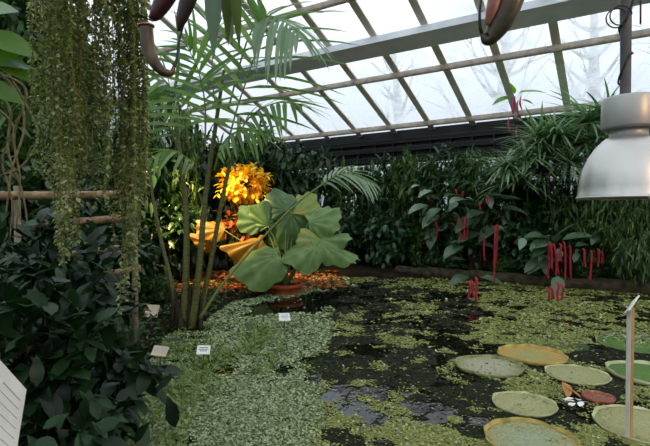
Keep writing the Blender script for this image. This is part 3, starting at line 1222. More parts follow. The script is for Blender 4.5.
for i, (pxs, v, lab) in enumerate([
        ([(528, 166), (516, 188), (542, 178), (507, 175)], 14.0, 'strap-leaved plant with arching grassy leaves, left of three beside red catkins'),
        ([(556, 142), (548, 162), (570, 168), (538, 148), (566, 150)], 14.2, 'strap-leaved plant with tall arching grassy leaves, middle of three below roof purlin'),
        ([(588, 128), (584, 150), (602, 145), (606, 122)], 14.3, 'strap-leaved plant with arching grassy leaves, partly hidden by the lamp')]):
    sp = []
    for (a_, b_) in pxs:
        Yq = on_v(a_, v) + rng.uniform(-.3, .3)
        sp.append(pt(a_, b_ - 4, Yq))
    bx, by = np.mean([s[0] for s in sp]), np.mean([s[1] for s in sp])
    strap_plant('strap_leaf_plant', lab, sp, A3(bx, by, gz((bx, by))), group='strap-leaved plants at upper right', n=85, ll=1.05, lw=0.095)
sp = [pt(462, 180, on_v(462, 14.4)), pt(452, 172, on_v(452, 14.6)), pt(474, 186, on_v(474, 14.3))]
strap_plant('strap_leaf_plant', 'upright grassy plant rising above the middle red-flowered plant', sp, A3(sp[0][0], sp[0][1], gz(sp[0])), n=22, ll=0.8, lw=0.05)

# ================================================================ CHENILLE PLANTS WITH RED CATKINS
def chenille(label, base_px, v, leaves, catkins):
    """leaves: (px, py, length px, direction in the picture (degrees), tilt); catkins: (px, top, bottom)"""
    Yq = on_v(base_px, v)
    bx = (base_px - 325) / F * Yq
    base = A3(bx, Yq, gz((bx, Yq)))
    t = thing('chenille_plant', label, 'flowering plant', base, 'chenille plants with red catkins')
    k = Yq / F
    leaves = list(leaves)
    for i in range(len(leaves) * 2):
        q = leaves[rng.integers(0, len(leaves))]
        leaves.append((q[0] + rng.normal() * 9, min(q[1] + rng.normal() * 8, 262), q[2] * rng.uniform(.45, .8), rng.uniform(0, 360), 0))
    lf = MB()
    st = MB()
    for (px, py, ln, ang, tilt) in leaves:
        a = math.radians(ang)
        p = pt(px, py, Yq - (0.15 if py < 265 else 1.25) + rng.uniform(-.12, .12))
        d = A3(math.cos(a), -0.55 + rng.uniform(-.2, .2), math.sin(a) * 0.8 - 0.15)
        u = unit(A3(rng.uniform(-.25, .25), -0.3, 1))
        scatter(lf, LF_OVATE, [p], d[None], u, ln * k * 1.25, ln * k * 0.74)
        e = p
        tube(st, smooth_path([base + A3(rng.normal() * .1, 0, -0.05), (base + e) / 2 + A3(rng.normal() * .05, 0.1, 0.1), e], 7), [0.016, 0.011, 0.006], 5)
    lf.build('foliage', 'pale', t)
    st.build('stem', 'stem', t)
    for (px, a, b) in catkins:
        y0 = Yq - 0.50 + rng.uniform(-.08, .08) if b < 284 else gr(px, b + 2, 0.0)[1]
        p0 = pt(px + rng.uniform(-2, 2), a, y0)
        p1 = pt(px, b, y0)
        arch = p0 + A3(0, 0.08, 0.03)
        m = MB()
        q = smooth_path([arch, p0 + A3(0, 0, -0.03), (p0 + p1) / 2 + A3(rng.normal() * .015, 0, 0), p1], 22)
        rr = 0.024 * (1 + 0.14 * np.sin(np.arange(22) * 2.4))
        rr[:3] *= 0.5
        rr[-1] *= 0.4
        tube(m, q, rr, 7)
        m.build('catkin', 'catkin', t)


chenille('chenille plant with thick bunch of long red catkins, right of centre by pond edge', 562, 12.9,
         [(553, 243, 24, 165, 0), (548, 238, 22, 150, 0), (556, 238, 20, 75, 0), (562, 240, 22, 40, 0), (566, 243, 20, 5, 0), (545, 256, 22, 205, 0), (575, 246, 16, -20, 0), (536, 262, 14, 200, 0), (558, 276, 16, 250, 0)],
         [(548, 246, 279), (552, 244, 270), (556, 246, 276), (561, 245, 262), (565, 243, 281), (571, 247, 279), (559, 255, 275), (554, 288, 299), (558, 284, 302), (562, 286, 300), (549, 290, 300)])
chenille('chenille plant with thin dark red catkins in shade, right of the thick bunch', 594, 13.1,
         [(588, 244, 14, 160, 0), (598, 246, 15, 20, 0), (592, 238, 14, 80, 0)],
         [(586, 250, 268), (590, 252, 283), (598, 250, 268), (601, 252, 264)])
chenille('chenille plant with small pink-red catkins high on the left above the hedge gap', 440, 13.6,
         [(428, 205, 20, 180, 0), (440, 208, 18, 200, 0), (450, 203, 18, 20, 0), (438, 215, 20, 195, 0), (445, 222, 18, -20, 0), (455, 192, 16, 60, 0), (462, 197, 20, 150, 0), (433, 228, 18, 250, 0), (448, 228, 18, 300, 0)],
         [(458, 190, 197), (462, 192, 200), (437, 222, 238), (452, 218, 232), (447, 262, 281), (451, 260, 278)])
chenille('chenille plant with single catkins reaching almost to the water, middle bank', 475, 13.2,
         [(468, 200, 22, 160, 0), (480, 196, 24, 20, 0), (492, 200, 22, 30, 0), (500, 208, 20, 10, 0), (485, 212, 22, 170, 0), (472, 218, 20, 200, 0), (496, 226, 22, 200, 0), (478, 232, 22, 185, 0), (462, 245, 22, 190, 0), (474, 244, 20, 10, 0), (480, 277, 20, 0, 0), (468, 276, 18, 180, 0)],
         [(461, 219, 243), (464, 218, 240), (467, 222, 240), (485, 238, 262), (494, 228, 284), (496, 226, 270), (476, 279, 303), (468, 283, 300), (474, 282, 298), (488, 196, 205), (480, 203, 210)])

# ================================================================ HANGING FLOWER VINE (by the right purlin)
Yq = on_v(515, 13.6)
p0 = rp(float(pt(515, 90, Yq) @ UX), 13.05) - RN * 0.17
t = thing('hanging_flower_vine', 'small green climber with pink flower threads hanging over the right roof purlin', 'climber', p0)
e = pt(515, 100, on_v(515, 14.4))
st = MB()
Yv = on_v(514, 14.6)
bt = pt(512, 205, Yv)
tube(st, smooth_path([A3(bt[0], bt[1], gz(bt)), pt(514, 170, Yv), pt(513, 130, Yv), pt(515, 96, Yv)], 24), [0.02, 0.014, 0.01], 6)
st.build('stem', 'stem', t)
lf = MB()
pp = [pt(518, 93, Yv), pt(512, 97, Yv), pt(514, 94, Yv), pt(520, 100, Yv)]
scatter(lf, LF_OVATE, pp, np.array([[1, -.4, .15], [-1, -.4, -.2], [-.3, -.5, .7], [.6, -.6, -.2]]), A3(0, -.5, 1), [0.75, 0.7, .4, .4], [.32, .28, .2, .2])
lf.build('foliage', leafmat('leaf_bright', ['5c8a38', '7aa84c'], 0.4, 0.5, 0.5), t)
for (a_, b_, c_) in ((513, 96, 118), (518, 100, 116), (509, 118, 132), (517, 126, 138), (521, 96, 110)):
    m = MB()
    tube(m, smooth_path([pt(a_, b_, Yv - 0.1), pt(a_ - 1, (b_ + c_) / 2, Yv - 0.1), pt(a_ + 1, c_, Yv - .1)], 10), [.012, .03, .015], 6)
    m.build('flower_thread', 'pink', t)

# ================================================================ PALM
pb_ = gr(186, 326, 0.08)
PY = pb_[1]
t = thing('palm', 'tall multi-stemmed palm with feathery fronds rising from the left shore', 'palm', (pb_[0], pb_[1], 0.0))


def cane(pxs, r0, r1, mat='cane', n=26, dy=None):
    m = MB()
    dy = dy or [0] * len(pxs)
    q = smooth_path([pt(a, b, PY + c) for (a, b), c in zip(pxs, dy)], n)
    rr = np.linspace(r0, r1, n)
    # ring joints on the cane
    tube(m, q, rr, 9)
    m.build('cane', mat, t)
    return q


cane([(184, 328), (186, 270), (186, 210), (179, 150), (176, 112)], 0.058, 0.028, dy=[0, 0, .05, .1, .2])
cane([(192, 328), (199, 270), (205, 200), (215, 130), (224, 70)], 0.055, 0.024, dy=[-.05, -.05, 0, 0, 0])
cane([(198, 326), (211, 260), (224, 190), (236, 140), (241, 118)], 0.042, 0.02, dy=[.1, .1, .1, .2, .3])
cane([(178, 326), (172, 285), (160, 235), (150, 180), (146, 140)], 0.038, 0.018, dy=[.1, .1, .2, .3, .3])
m = MB()
for (a_, b_, r_) in ((182, 300, .06), (190, 302, .065), (197, 305, .055), (177, 305, .05), (186, 296, .06), (193, 298, .05), (201, 312, .04), (173, 312, .04)):
    tube(m, smooth_path([pt(a_, 330, PY + rng.uniform(-.1, .1)), pt(a_ + rng.uniform(-1, 1), 312, PY), pt(a_ + rng.uniform(-2, 2), b_ - 16, PY)], 10), [r_, r_ * .8, r_ * .3], 10)
m.build('root_crown', 'canebase', t)


def frond(parent, path, n, llen, lw, mat, nrm, ang=58, start=0.25, droop=0.0, rmat='rachis', r0=0.016, tip=None, shape=None, name='frond', lift=0.1, leafmat2=None):
    """a feather leaf: rachis along path, leaflets both sides"""
    q = smooth_path(path, 40)
    T = unit(np.gradient(q, axis=0))
    m = MB()
    tube(m, q, np.linspace(r0, r0 * .3, 40), 6, mat=0)
    ii = np.linspace(start, 0.985, n)
    for sgn in (-1, 1):
        P = np.array([np.array([np.interp(s * 39, np.arange(40), q[:, c]) for c in range(3)]) for s in ii])
        TT = unit(np.array([[np.interp(s * 39, np.arange(40), T[:, c]) for c in range(3)] for s in ii]))
        Nn = unit(np.asarray(nrm)[None] - TT * (TT @ np.asarray(nrm))[:, None])
        S = np.cross(TT, Nn) * sgn
        u = (ii - start) / (1 - start)
        an = np.radians(ang * (1 - 0.55 * u) + rng.normal(size=n) * 3)
        d = TT * np.cos(an)[:, None] + S * np.sin(an)[:, None] + Nn * lift + A3(0, 0, -droop)
        sh = (np.sin(np.pi * np.clip(u * 0.80 + 0.17, 0, 1)) ** 0.7) if shape is None else shape(u)
        L = llen * sh * rng.uniform(.9, 1.08, n)
        U = unit(Nn * 0.6 + A3(0, 0, 0.6))
        scatter(m, LF_LEAFLET, P, d, U, L, lw, 1)
    return m.build(name, [rmat, mat], parent)


NV = unit(A3(0, -0.8, 0.6))
# upright main frond against the roof
frond(t, [pt(224, 160, PY), pt(236, 112, PY - .1), pt(250, 70, PY - .2), pt(262, 30, PY - .35), pt(266, 16, PY - .4)], 12, 1.45, 0.090, 'palm', NV, 72, 0.16, 0.10)
# frond whose top fans out and droops to the right
frond(t, [pt(228, 110, PY + .2), pt(246, 44, PY), pt(262, 18, PY - .3), pt(282, 20, PY - .7), pt(298, 36, PY - 1.0)], 11, 0.95, 0.085, 'palm_grey', unit(A3(-.2, -.6, .7)), 68, 0.45, 0.55)
# left-leaning fronds
frond(t, [pt(190, 150, PY), pt(182, 112, PY - .2), pt(168, 84, PY - .5), pt(150, 70, PY - .8)], 10, 1.1, 0.078, 'palm', NV, 62, 0.2, 0.2)
frond(t, [pt(205, 150, PY - .2), pt(205, 105, PY - .4), pt(198, 70, PY - .6), pt(186, 44, PY - .8)], 10, 0.95, 0.081, 'palm', NV, 62, 0.2, 0.15)
# right hand lower fronds
frond(t, [pt(226, 165, PY + .1), pt(246, 122, PY - .1), pt(272, 104, PY - .4), pt(300, 104, PY - .8)], 10, 0.85, 0.074, 'palm', unit(A3(0, -.6, .8)), 60, 0.25, 0.3)
frond(t, [pt(178, 150, PY + .2), pt(168, 126, PY + .1), pt(152, 112, PY), pt(134, 116, PY - .2)], 9, 0.8, 0.070, 'palm', unit(A3(0, -.5, .9)), 58, 0.2, 0.3)
frond(t, [pt(214, 170, PY), pt(224, 142, PY - .2), pt(242, 130, PY - .4), pt(264, 136, PY - .6)], 9, 0.7, 0.070, 'palm', unit(A3(0, -.5, .9)), 58, 0.2, 0.35)
frond(t, [pt(218, 120, PY + .5), pt(212, 76, PY + .6), pt(216, 36, PY + .6), pt(226, 6, PY + .5)], 11, 1.05, 0.081, 'palm_grey', NV, 64, 0.25, 0.15)
frond(t, [pt(198, 175, PY - .1), pt(186, 158, PY - .3), pt(170, 150, PY - .5), pt(152, 158, PY - .7)], 8, 0.65, 0.070, 'palm', unit(A3(0, -.5, .9)), 58, 0.2, 0.35)
m = MB()
p1_ = pt(274, 90, PY - .5)
scatter(m, LF_LEAFLET, [p1_], A3(1, -.1, -.05)[None], A3(0, -.4, 1), 0.62, 0.10)
yl = m.build('yellow_leaflet', 'yellowtip', t)
yl['label'] = 'yellowing leaflet'
# long arching leaf stalk to the right with a drooping feather end
frond(t, [pt(200, 318, PY - .2), pt(222, 285, PY - .2), pt(258, 243, PY - .1), pt(292, 208, PY), pt(320, 186, PY + .1), pt(345, 173, PY + .1), pt(372, 184, PY + .1)], 12, 0.62, 0.062, 'palm_grey', unit(A3(0, -.45, .9)), 62, 0.70, 0.30, r0=0.024, lift=0.25, name='arching_frond')

# ================================================================ FAN-LEAVED PLANT IN A POT
potc = gr(284, 289, 0.10)
FY = potc[1]
kf = FY / F
t = thing('potted_fan_plant', 'large plant with broad pleated fan leaves in a terracotta pot on the bank', 'potted plant', (potc[0], potc[1], 0.0))
m = MB()
pr = 19 * kf
lathe(m, A3(potc[0], potc[1], -0.02), [(pr * .72, -0.1), (pr * .86, 0.05), (pr * .95, 0.17), (pr * 1.02, 0.175), (pr * 1.03, 0.25), (pr * .94, 0.255), (pr * .92, 0.19)], 40)
m.build('pot', 'terracotta', t)
m = MB()
lathe(m, A3(potc[0], potc[1], -0.02), [(0.01, 0.205), (pr * .93, 0.20)], 32)
m.build('potting_soil', 'soil', t)


def fan_leaf(hub, tip, width, mat, depth=0.0, face=(0, -.75, .65), dtip=-0.25, spread=1.0, pleats=9, petiole=True, base=None, parent=None):
    """rounded pleated blade from its hub (where the stalk joins) to its tip, pixel positions"""
    parent = parent or t
    Yh = FY + depth
    H = pt(hub[0], hub[1], Yh)
    Tp = pt(tip[0], tip[1], Yh + dtip)
    d = Tp - H
    L = np.linalg.norm(d)
    d = d / L
    fz = np.asarray(face, float)
    N_ = unit(fz - d * (fz @ d))
    S = np.cross(N_, d)
    W = width * kf / 2
    na, nr = 36, 7
    a = np.linspace(-math.pi * 0.80, math.pi * 0.80, na + 1)
    vs = []
    ph = rng.uniform(0, 6)
    for i in range(nr + 1):
        q = i / nr
        # ellipse-like outline measured from the hub, with a shallow cleft at the stalk
        out = (0.62 + 0.38 * np.cos(a / 1.0)) ** 0.55
        x = L * q * (np.cos(a) * 0.62 + 0.38) * np.where(np.cos(a) < 0, 1.0, 1.0) * (out * .3 + .7)
        y = W * q * np.sin(a) * 1.08
        z = 0.030 * q * np.cos(a * pleats + ph) * (L / 0.8) + 0.05 * L * np.sin(2 * a + ph) * q - 0.20 * L * (q ** 2) * (np.abs(np.sin(a)) ** 2) - 0.10 * L * q * q
        wob = 1 + 0.05 * np.sin(5 * a + ph * 2) + 0.035 * np.sin(11 * a + ph)
        x = x * wob
        y = y * wob
        z = z + 0.05 * L * q * q * np.sin(3 * a + ph * 1.7)
        vs.append(H[None] + x[:, None] * d + y[:, None] * S + z[:, None] * N_)
    vs = np.concatenate(vs)
    fs = []
    for i in range(nr):
        for j in range(na):
            b = i * (na + 1) + j
            fs.append((b, b + na + 1, b + na + 2, b + 1))
    m = MB()
    m.add(vs, fs)
    o = m.build('leaf', mat, parent)
    if petiole:
        b = A3(potc[0], potc[1], 0.2) if base is None else np.asarray(base)
        b = b + A3(rng.normal() * .06, rng.normal() * .04, 0)
        m = MB()
        tube(m, smooth_path([b, b * .45 + H * .55 + A3(0, .08, .12), H], 14), [.022, .016, .011], 7)
        m.build('stalk', 'petiole', o)
    return o


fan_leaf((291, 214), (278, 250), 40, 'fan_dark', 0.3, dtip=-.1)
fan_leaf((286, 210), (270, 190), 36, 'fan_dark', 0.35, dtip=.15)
fan_leaf((296, 215), (312, 192), 34, 'fan_highlight', 0.4, dtip=.2)
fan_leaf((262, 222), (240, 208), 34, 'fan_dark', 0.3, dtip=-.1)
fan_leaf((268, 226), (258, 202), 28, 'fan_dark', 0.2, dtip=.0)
fan_leaf((309, 222), (340, 212), 40, 'fan', 0.1, dtip=-.05, face=(.1, -.7, .6))
fan_leaf((322, 242), (298, 234), 28, 'fan_highlight', -.1, dtip=-.1)
fan_leaf((318, 240), (350, 233), 24, 'fan', -.05, dtip=-.2, face=(0, -.55, .8))
fan_leaf((320, 244), (360, 256), 22, 'fan', -.2, dtip=-.3, face=(.2, -.5, .8))
fan_leaf((316, 246), (284, 260), 34, 'fan', -.3, dtip=-.35)
fan_leaf((278, 255), (232, 272), 44, 'fan', -.45, dtip=-.25)
# lower left relation: the older yellow leaves
ob = fan_leaf((224, 230), (196, 222), 24, 'fan_yellow', 0.15, dtip=-.1)
ob['label'] = 'yellow old leaf'
ob = fan_leaf((262, 240), (222, 248), 26, 'fan_yellow', -.05, dtip=-.15)
ob['label'] = 'golden old leaf'
ob = fan_leaf((216, 246), (190, 232), 14, 'fan_yellow', .3, dtip=.0)
ob['label'] = 'narrow orange old leaf'

# ================================================================ CROTON
cy_ = 12.3
cc = pt(244, 184, cy_)
t = thing('croton_bush', 'round bush of glowing golden yellow leaves behind the potted fan plant', 'shrub', (cc[0], cc[1], gz(cc)))
tw = ell_twigs(70, cc, A3(26, 26, 19) * cy_ / F * 0.92)
bush(t, tw, 9, LF_OBOV, 0.20, 0.10, 'croton', (cc[0], cc[1], gz(cc)), stems=24, stem_r=.012, droop=.2)
c2 = pt(196, 226, 11.6)
t = thing('rusty_croton', 'low rust-orange leaved plant between palm canes and yellow old leaves', 'shrub', (c2[0], c2[1], gz(c2)))
bush(t, ell_twigs(16, c2 + A3(-.3, 0, -.5), A3(.6, .3, .5)), 6, LF_OVATE, 0.22, 0.11, 'croton_low', (c2[0], c2[1], gz(c2)), stems=12)
c3 = pt(238, 226, 12.2)
t = thing('rusty_croton', 'rust-orange leaved plant below the golden bush', 'shrub', (c3[0], c3[1], gz(c3)))
bush(t, ell_twigs(20, c3, A3(.6, .3, .5)), 5, LF_OVATE, 0.20, 0.10, 'croton_low', (c3[0], c3[1], gz(c3)), stems=12)

# ================================================================ LEFT FOREGROUND SHRUBS
def front_shrub(label, base, cs, per, ll, lw, mat, r=0.012):
    b = A3(base[0], base[1], gz(base))
    t = thing('glossy_shrub', label, 'shrub', b, 'glossy shrubs at lower left')
    tw = np.concatenate([ell_twigs(n, c, rr, 0.3) for (n, c, rr) in cs])
    bush(t, tw, per, LF_OBOV, ll, lw, mat, b, stem_r=r, droop=.15, spread=1.0)


front_shrub('dark glossy shrub filling the lower left corner behind the plant sign', gr(40, 470),
            [(32, pt(38, 330, 2.7), A3(.33, .3, .36)), (22, pt(52, 410, 2.5), A3(.36, .25, .22)), (7, pt(95, 400, 2.8), A3(.2, .25, .2))], 9, 0.17, 0.075, 'glossy')
front_shrub('dark glossy shrub with leaves reaching out over water weed at lower left', gr(120, 425),
            [(16, pt(106, 356, 3.4), A3(.20, .3, .22)), (5, pt(140, 374, 3.2), A3(.09, .1, .06)), (5, pt(92, 400, 3.2), A3(.2, .2, .15))], 8, 0.19, 0.08, 'glossy')
front_shrub('dark glossy shrub crossing the bamboo rails at left', gr(50, 385),
            [(34, pt(45, 268, 3.7), A3(.55, .35, .42)), (26, pt(95, 275, 4.2), A3(.45, .35, .38))], 8, 0.2, 0.085, 'glossy')

# big leaves at the upper left corner, with tan hanging roots
cp = pt(-20, 60, 3.4)
t = thing('climbing_plant', 'climber with big light green leaves at the upper left corner and tan hanging roots', 'climber', (cp[0], cp[1], gz(cp)))
m = MB()
tube(m, smooth_path([A3(cp[0], cp[1] + .2, gz(cp) - .05), pt(-25, 240, 3.6), pt(-12, 120, 3.6), pt(-14, -40, 3.6)], 24), [.05, .045, .03], 8)
m.build('stem', 'stem', t)
for (a_, b_, L_, W_, d_, u_, mt) in [(-22, 14, .30, .17, (1, -.3, .15), (0, -.8, .5), 'palm_grey'), (-16, 36, .42, .2, (1, -.2, -.25), (0, -.75, .6), 'mid2'), (-12, 52, .38, .18, (1, -.1, -.5), (.2, -.8, .5), 'mid2'), (-20, 84, .34, .16, (1, -.2, -.3), (0, -.8, .6), 'mid2'), (-18, 66, .4, .13, (1, -.2, .1), (0, -.6, .8), 'blue')]:
    m = MB()
    if mt == 'mid2' and 'mid2' not in M:
        M['mid2'] = leafmat('leaf_upper_corner', ['4c7028', '5f8434'], 0.4, 0.5, 0.4)
    scatter(m, LF_OVATE, [pt(a_, b_, 3.4)], np.array([d_], float), np.array(u_, float), L_, W_)
    m.build('leaf', mt, t)
for i, pp in enumerate([[(-12, 60), (18, 95), (24, 130), (12, 170), (6, 215)], [(-10, 70), (26, 90), (14, 135), (20, 180), (16, 230)], [(-12, 40), (33, 118), (36, 145), (20, 168), (2, 175)], [(-12, 80), (10, 110), (8, 150), (22, 190), (28, 226)], [(-12, 100), (14, 128), (2, 160), (12, 200), (10, 240)]]):
    m = MB()
    tube(m, smooth_path([pt(x, y, 3.5 + .05 * i) for x, y in pp], 22), [.012, .010, .006], 5)
    m.build('aerial_root', 'root', t)

# ================================================================ BAMBOO RAIL FENCE
BY = 4.8
kb = BY / F
f0 = pt(18, 300, BY)
t = thing('bamboo_rail_fence', 'weathered bamboo rail fence behind the hanging vines at left', 'fence', (f0[0], BY, gz((f0[0], BY))))
for (x0, y0, x1, y1, r_, dy) in ((-30, 195.5, 134, 194.5, 4.2, 0), (36, 224, 136, 217, 3.8, .05), (40, 257, 136, 246, 3.4, .1), (15, 290, 140, 268, 3.4, .12)):
    m = MB()
    n = 41
    q = smooth_path([pt(x0, y0, BY + dy), pt((x0 + x1) / 2, (y0 + y1) / 2 + .6, BY + dy), pt(x1, y1, BY + dy)], n)
    rr = np.full(n, r_ * kb)
    rr[::8] *= 1.12
    tube(m, q, rr, 10)
    m.build('rail', 'bamboo', t)
for (x_, yt, r_) in ((18, 186, 3.2), (135, 185, 3.0)):
    m = MB()
    b = pt(x_, 230, BY + .12)
    tube(m, [A3(b[0], b[1], gz(b) - .05), pt(x_ - 1, yt, BY + .12)], r_ * kb, 9)
    m.build('post', 'bamboo_grey', t)

# ================================================================ HANGING VINES
def hanging_vine(label, top_c, strands, leaf_l=0.027, step=0.008):
    """strands: list of (px, bottom py, depth)"""
    zt = 3.15
    t = thing('hanging_vine', label, 'hanging plant', (top_c[0], top_c[1], zt))
    for (px, bp, Yd) in strands:
        b = pt(px, bp, Yd)
        top_ = A3(b[0] + rng.normal() * .02, b[1] + rng.normal() * .02, zt - rng.uniform(0, .05))
        n = 14
        z = np.linspace(top_[2], b[2], n)
        w = np.cumsum(rng.normal(size=(n, 2)) * 0.006, 0)
        q = np.stack([np.linspace(top_[0], b[0], n) + w[:, 0], np.linspace(top_[1], b[1], n) + w[:, 1], z], 1)
        m = MB()
        tube(m, q, 0.0022, 3, 0, cap=False)
        nl = int((top_[2] - b[2]) / step)
        s = np.linspace(0, n - 1, nl)
        P = np.stack([np.interp(s, np.arange(n), q[:, c]) for c in range(3)], 1)
        a = rng.uniform(0, 6.28, nl)
        d = np.stack([np.cos(a), np.sin(a), rng.uniform(-1.3, 0.2, nl)], 1)
        U = unit(rdir(nl) * .5 + A3(0, -.2, 1))
        L = leaf_l * rng.uniform(.6, 1.3, nl)
        scatter(m, LF_SMALL, P, d, U, L, L * .62, 1)
        m.build('strand', ['root', 'vine'], t)
    m = MB()
    c = np.mean([[pt(px, bp, Yd)[0], pt(px, bp, Yd)[1]] for px, bp, Yd in strands], 0)
    tube(m, [A3(c[0], c[1], zt - .05), A3(c[0], c[1], roofz(c[0] * VX[0] + c[1] * VX[1]) - .05)], .006, 6)
    m.build('hanging_wire', 'wire', t)
    m = MB()
    lathe(m, A3(c[0], c[1], zt - .12), [(0.02, 0), (.16, .03), (.22, .12), (.23, .16), (.2, .16), (.02, .13)], 24)
    m.build('basket', 'stem', t)


S1 = []
for i in range(62):
    px = rng.uniform(33, 113)
    b = 95 + 100 * rng.random() ** 1.3 + 60 * math.exp(-((px - 70) / 14) ** 2) + (30 if px > 50 else 0) * rng.random()
    S1.append((px, b, 2.45 + rng.uniform(-.22, .25)))
S1 += [(62, 262, 2.4), (70, 236, 2.5), (75, 245, 2.45), (66, 225, 2.4), (58, 190, 2.5)]
hanging_vine('broad curtain of small-leaved green vines hanging at upper left', pt(72, -40, 2.45), S1)
S2 = []
for i in range(38):
    px = rng.uniform(113, 147)
    b = 175 + 70 * rng.random() if px < 143 else 120 + 60 * rng.random()
    S2.append((px, b, 2.55 + rng.uniform(-.15, .15)))
S2 += [(132, 300, 2.5), (126, 285, 2.55), (137, 275, 2.5), (121, 262, 2.5), (129, 310, 2.55), (134, 290, 2.6), (141, 245, 2.5)]
hanging_vine('narrow column of small-leaved vines hanging lowest, beside the curved brown pitcher', pt(128, -40, 2.55), S2)

# ================================================================ PITCHER PLANTS
PN = 1.7
kp = PN / F


def pitcher(parent, pts_px, radii_px, mat, mouth=None, lid=None, tendril=None, dep=PN, label=None, sides=18):
    kk = dep / F
    q = smooth_path([pt(a, b, dep) for a, b in pts_px], 30)
    m = MB()
    tube(m, q, np.asarray(radii_px, float) * kk, sides)
    o = m.build('pitcher', mat, parent)
    if label:
        o['label'] = label
    if mouth:
        T = unit(q[0] - q[2])
        S = unit(np.cross(T, A3(0, 1, 0)))
        B = np.cross(T, S)
        a = np.linspace(0, 2 * math.pi, 25)
        r = radii_px[0] * kk * 1.12
        m = MB()
        tube(m, q[0][None] + r * (np.cos(a)[:, None] * S + np.sin(a)[:, None] * B), .0035, 6, cap=False)
        m.build('peristome', 'pitcher_mouth', o)
        m = MB()
        scatter(m, LF_OVATE, [q[0] - S * r + T * .012], (S * 1.0 + T * .6)[None], T + A3(0, -.2, 0), r * 3.2, r * 2.4)
        m.build('lid', mat, o)
    if tendril:
        m = MB()
        tube(m, smooth_path([pt(a, b, dep + c) for a, b, c in tendril], 24), [1.0 * kk, 1.2 * kk, 1.8 * kk], 6)
        m.build('tendril', 'cable', o)
    return o


hp = pt(205, -60, PN)
t = thing('pitcher_plant', 'hanging pitcher plant at top left with brown and maroon pitchers and strap leaves', 'pitcher plant', tuple(hp))
pitcher(t, [(146, 26), (148, 45), (153, 60), (162, 71), (171, 73), (174, 67)], [6.5, 6.5, 6, 4.5, 3.2, 1.6], 'pitcher_brown', mouth=True, tendril=[(205, -40, .05), (182, 30, .06), (177, 58, .02), (174, 67, 0)], label='olive brown pitcher curving up at its tip')
pitcher(t, [(180, -34), (171, -14), (162, 4), (155, 15), (150, 19)], [11, 10.5, 8.5, 6, 2.5], 'pitcher_maroon', dep=PN + .05, label='wide maroon pitcher')
pitcher(t, [(196, -24), (188, 0), (182, 18), (179, 31)], [9, 8, 5.8, 1.6], 'pitcher_dark', dep=PN - .02, label='slim dark purple pitcher')
for (pts_px, L_, W_, mt, dd) in [((214, -50), 100, 18, 'nep_leaf', (-.02, -.05, -1)), ((226, -40), 78, 12, 'nep_green', (.0, .05, -1)), ((232, -45), 86, 12, 'nep_green', (.08, 0, -1)), ((222, -48), 84, 13, 'nep_leaf', (.1, .1, -1))]:
    m = MB()
    scatter(m, LF_LANCE, [pt(pts_px[0], pts_px[1], PN + .03)], np.array([dd], float), A3(.15, -1, .1), L_ * kp, W_ * kp)
    m.build('leaf', mt, t)
m = MB()
tube(m, smooth_path([pt(175, -40, PN), pt(200, -62, PN), pt(236, -48, PN + .05)], 14), [.008, .011, .006], 7)
m.build('stem', 'stem', t)
m = MB()
tube(m, [hp, A3(hp[0], hp[1], roofz(float(hp @ VX)) - .05)], .004, 5)
m.build('hanging_wire', 'wire', t)

hp = pt(520, -70, 1.5)
t = thing('pitcher_plant', 'hanging pitcher plant at top right of centre with one large olive pitcher', 'pitcher plant', tuple(hp))
k15 = 1.5
pitcher(t, [(518, -50), (513, -20), (507, 4), (500, 22), (492, 36), (486, 40), (482, 34)], [15, 16.5, 14.5, 12, 8, 5, 2], 'pitcher_green', mouth=True, tendril=[(500, -60, .03), (485, -20, .02), (480, 8, -.01), (480, 26, -.01), (482, 34, 0)], dep=k15, label='large olive pitcher, dark at its curved tip')
m = MB()
q = smooth_path([pt(497, -12, k15 - .035), pt(492, 8, k15 - .03), pt(487, 25, k15 - .015)], 16)
tube(m, q, np.array([6.5, 5.5, 2.5]) * k15 / F, 10)
m.build('wing', 'pitcher_mouth', t)
m = MB()
scatter(m, LF_LANCE, [hp, hp], np.array([[.9, .2, .3], [-.8, .3, .4]]), A3(0, -.3, 1), .35, .06)
m.build('leaf', 'nep_green', t)
m = MB()
tube(m, [pt(518, -50, k15), hp, A3(hp[0], hp[1], roofz(float(hp @ VX)) - .05)], .004, 5)
m.build('hanging_wire', 'wire', t)

# ================================================================ FLOATING PLANTS (nobody could count them)
DARKW = [g2(355, 283), g2(395, 282), g2(430, 290), g2(470, 298), g2(480, 312), g2(452, 330), g2(455, 350), g2(440, 372), g2(420, 392), g2(398, 408), g2(380, 420), g2(330, 455), g2(318, 400), g2(314, 380), g2(322, 355), g2(345, 330), g2(362, 312), g2(350, 296)]
DARKL = [g2(262, 303), g2(290, 298), g2(352, 288), g2(340, 302), g2(310, 312), g2(270, 316), g2(240, 318)]


def in_frame(x, y, m=70):
    px = 325 + F * x / y
    return (px > -m) & (px < 650 + m) & (y > 2.6)


N0 = 800000
Y = 1 / rng.uniform(1 / 15.5, 1 / 2.6, N0)
X = rng.uniform(-0.85, 0.85, N0) * Y
ok = in_frame(X, Y) & inpoly(X, Y, POND) & ((X * VX[0] + Y * VX[1]) < EDGE_V)
X = X[ok]
Y = Y[ok]
n1 = fbm(X * 1.1, Y * 1.1, 1, 4)
n2 = fbm(X * 4.5, Y * 4.5, 5, 3)
n3 = fbm(X * 0.45, Y * 0.45, 12, 3)
mixn = 0.5 * n1 + 0.5 * n2
px = 325 + F * X / Y
py = 214.7 + F * 1.75 / Y
dd = polydist(X, Y, DARKW)
dw = np.where(inpoly(X, Y, DARKW), -dd, dd)
dd2 = polydist(X, Y, DARKL)
dl = np.where(inpoly(X, Y, DARKL), -dd2, dd2)
left = 1 / (1 + np.exp((px - 335 - (py - 300) * -0.1) / 12))
dens = np.where(left > .5, 0.80, 0.60)
dens = np.where((px > 480) & (py < 345), 0.70, dens)
dens = np.where((px > 440) & (py > 345), 0.48, dens)
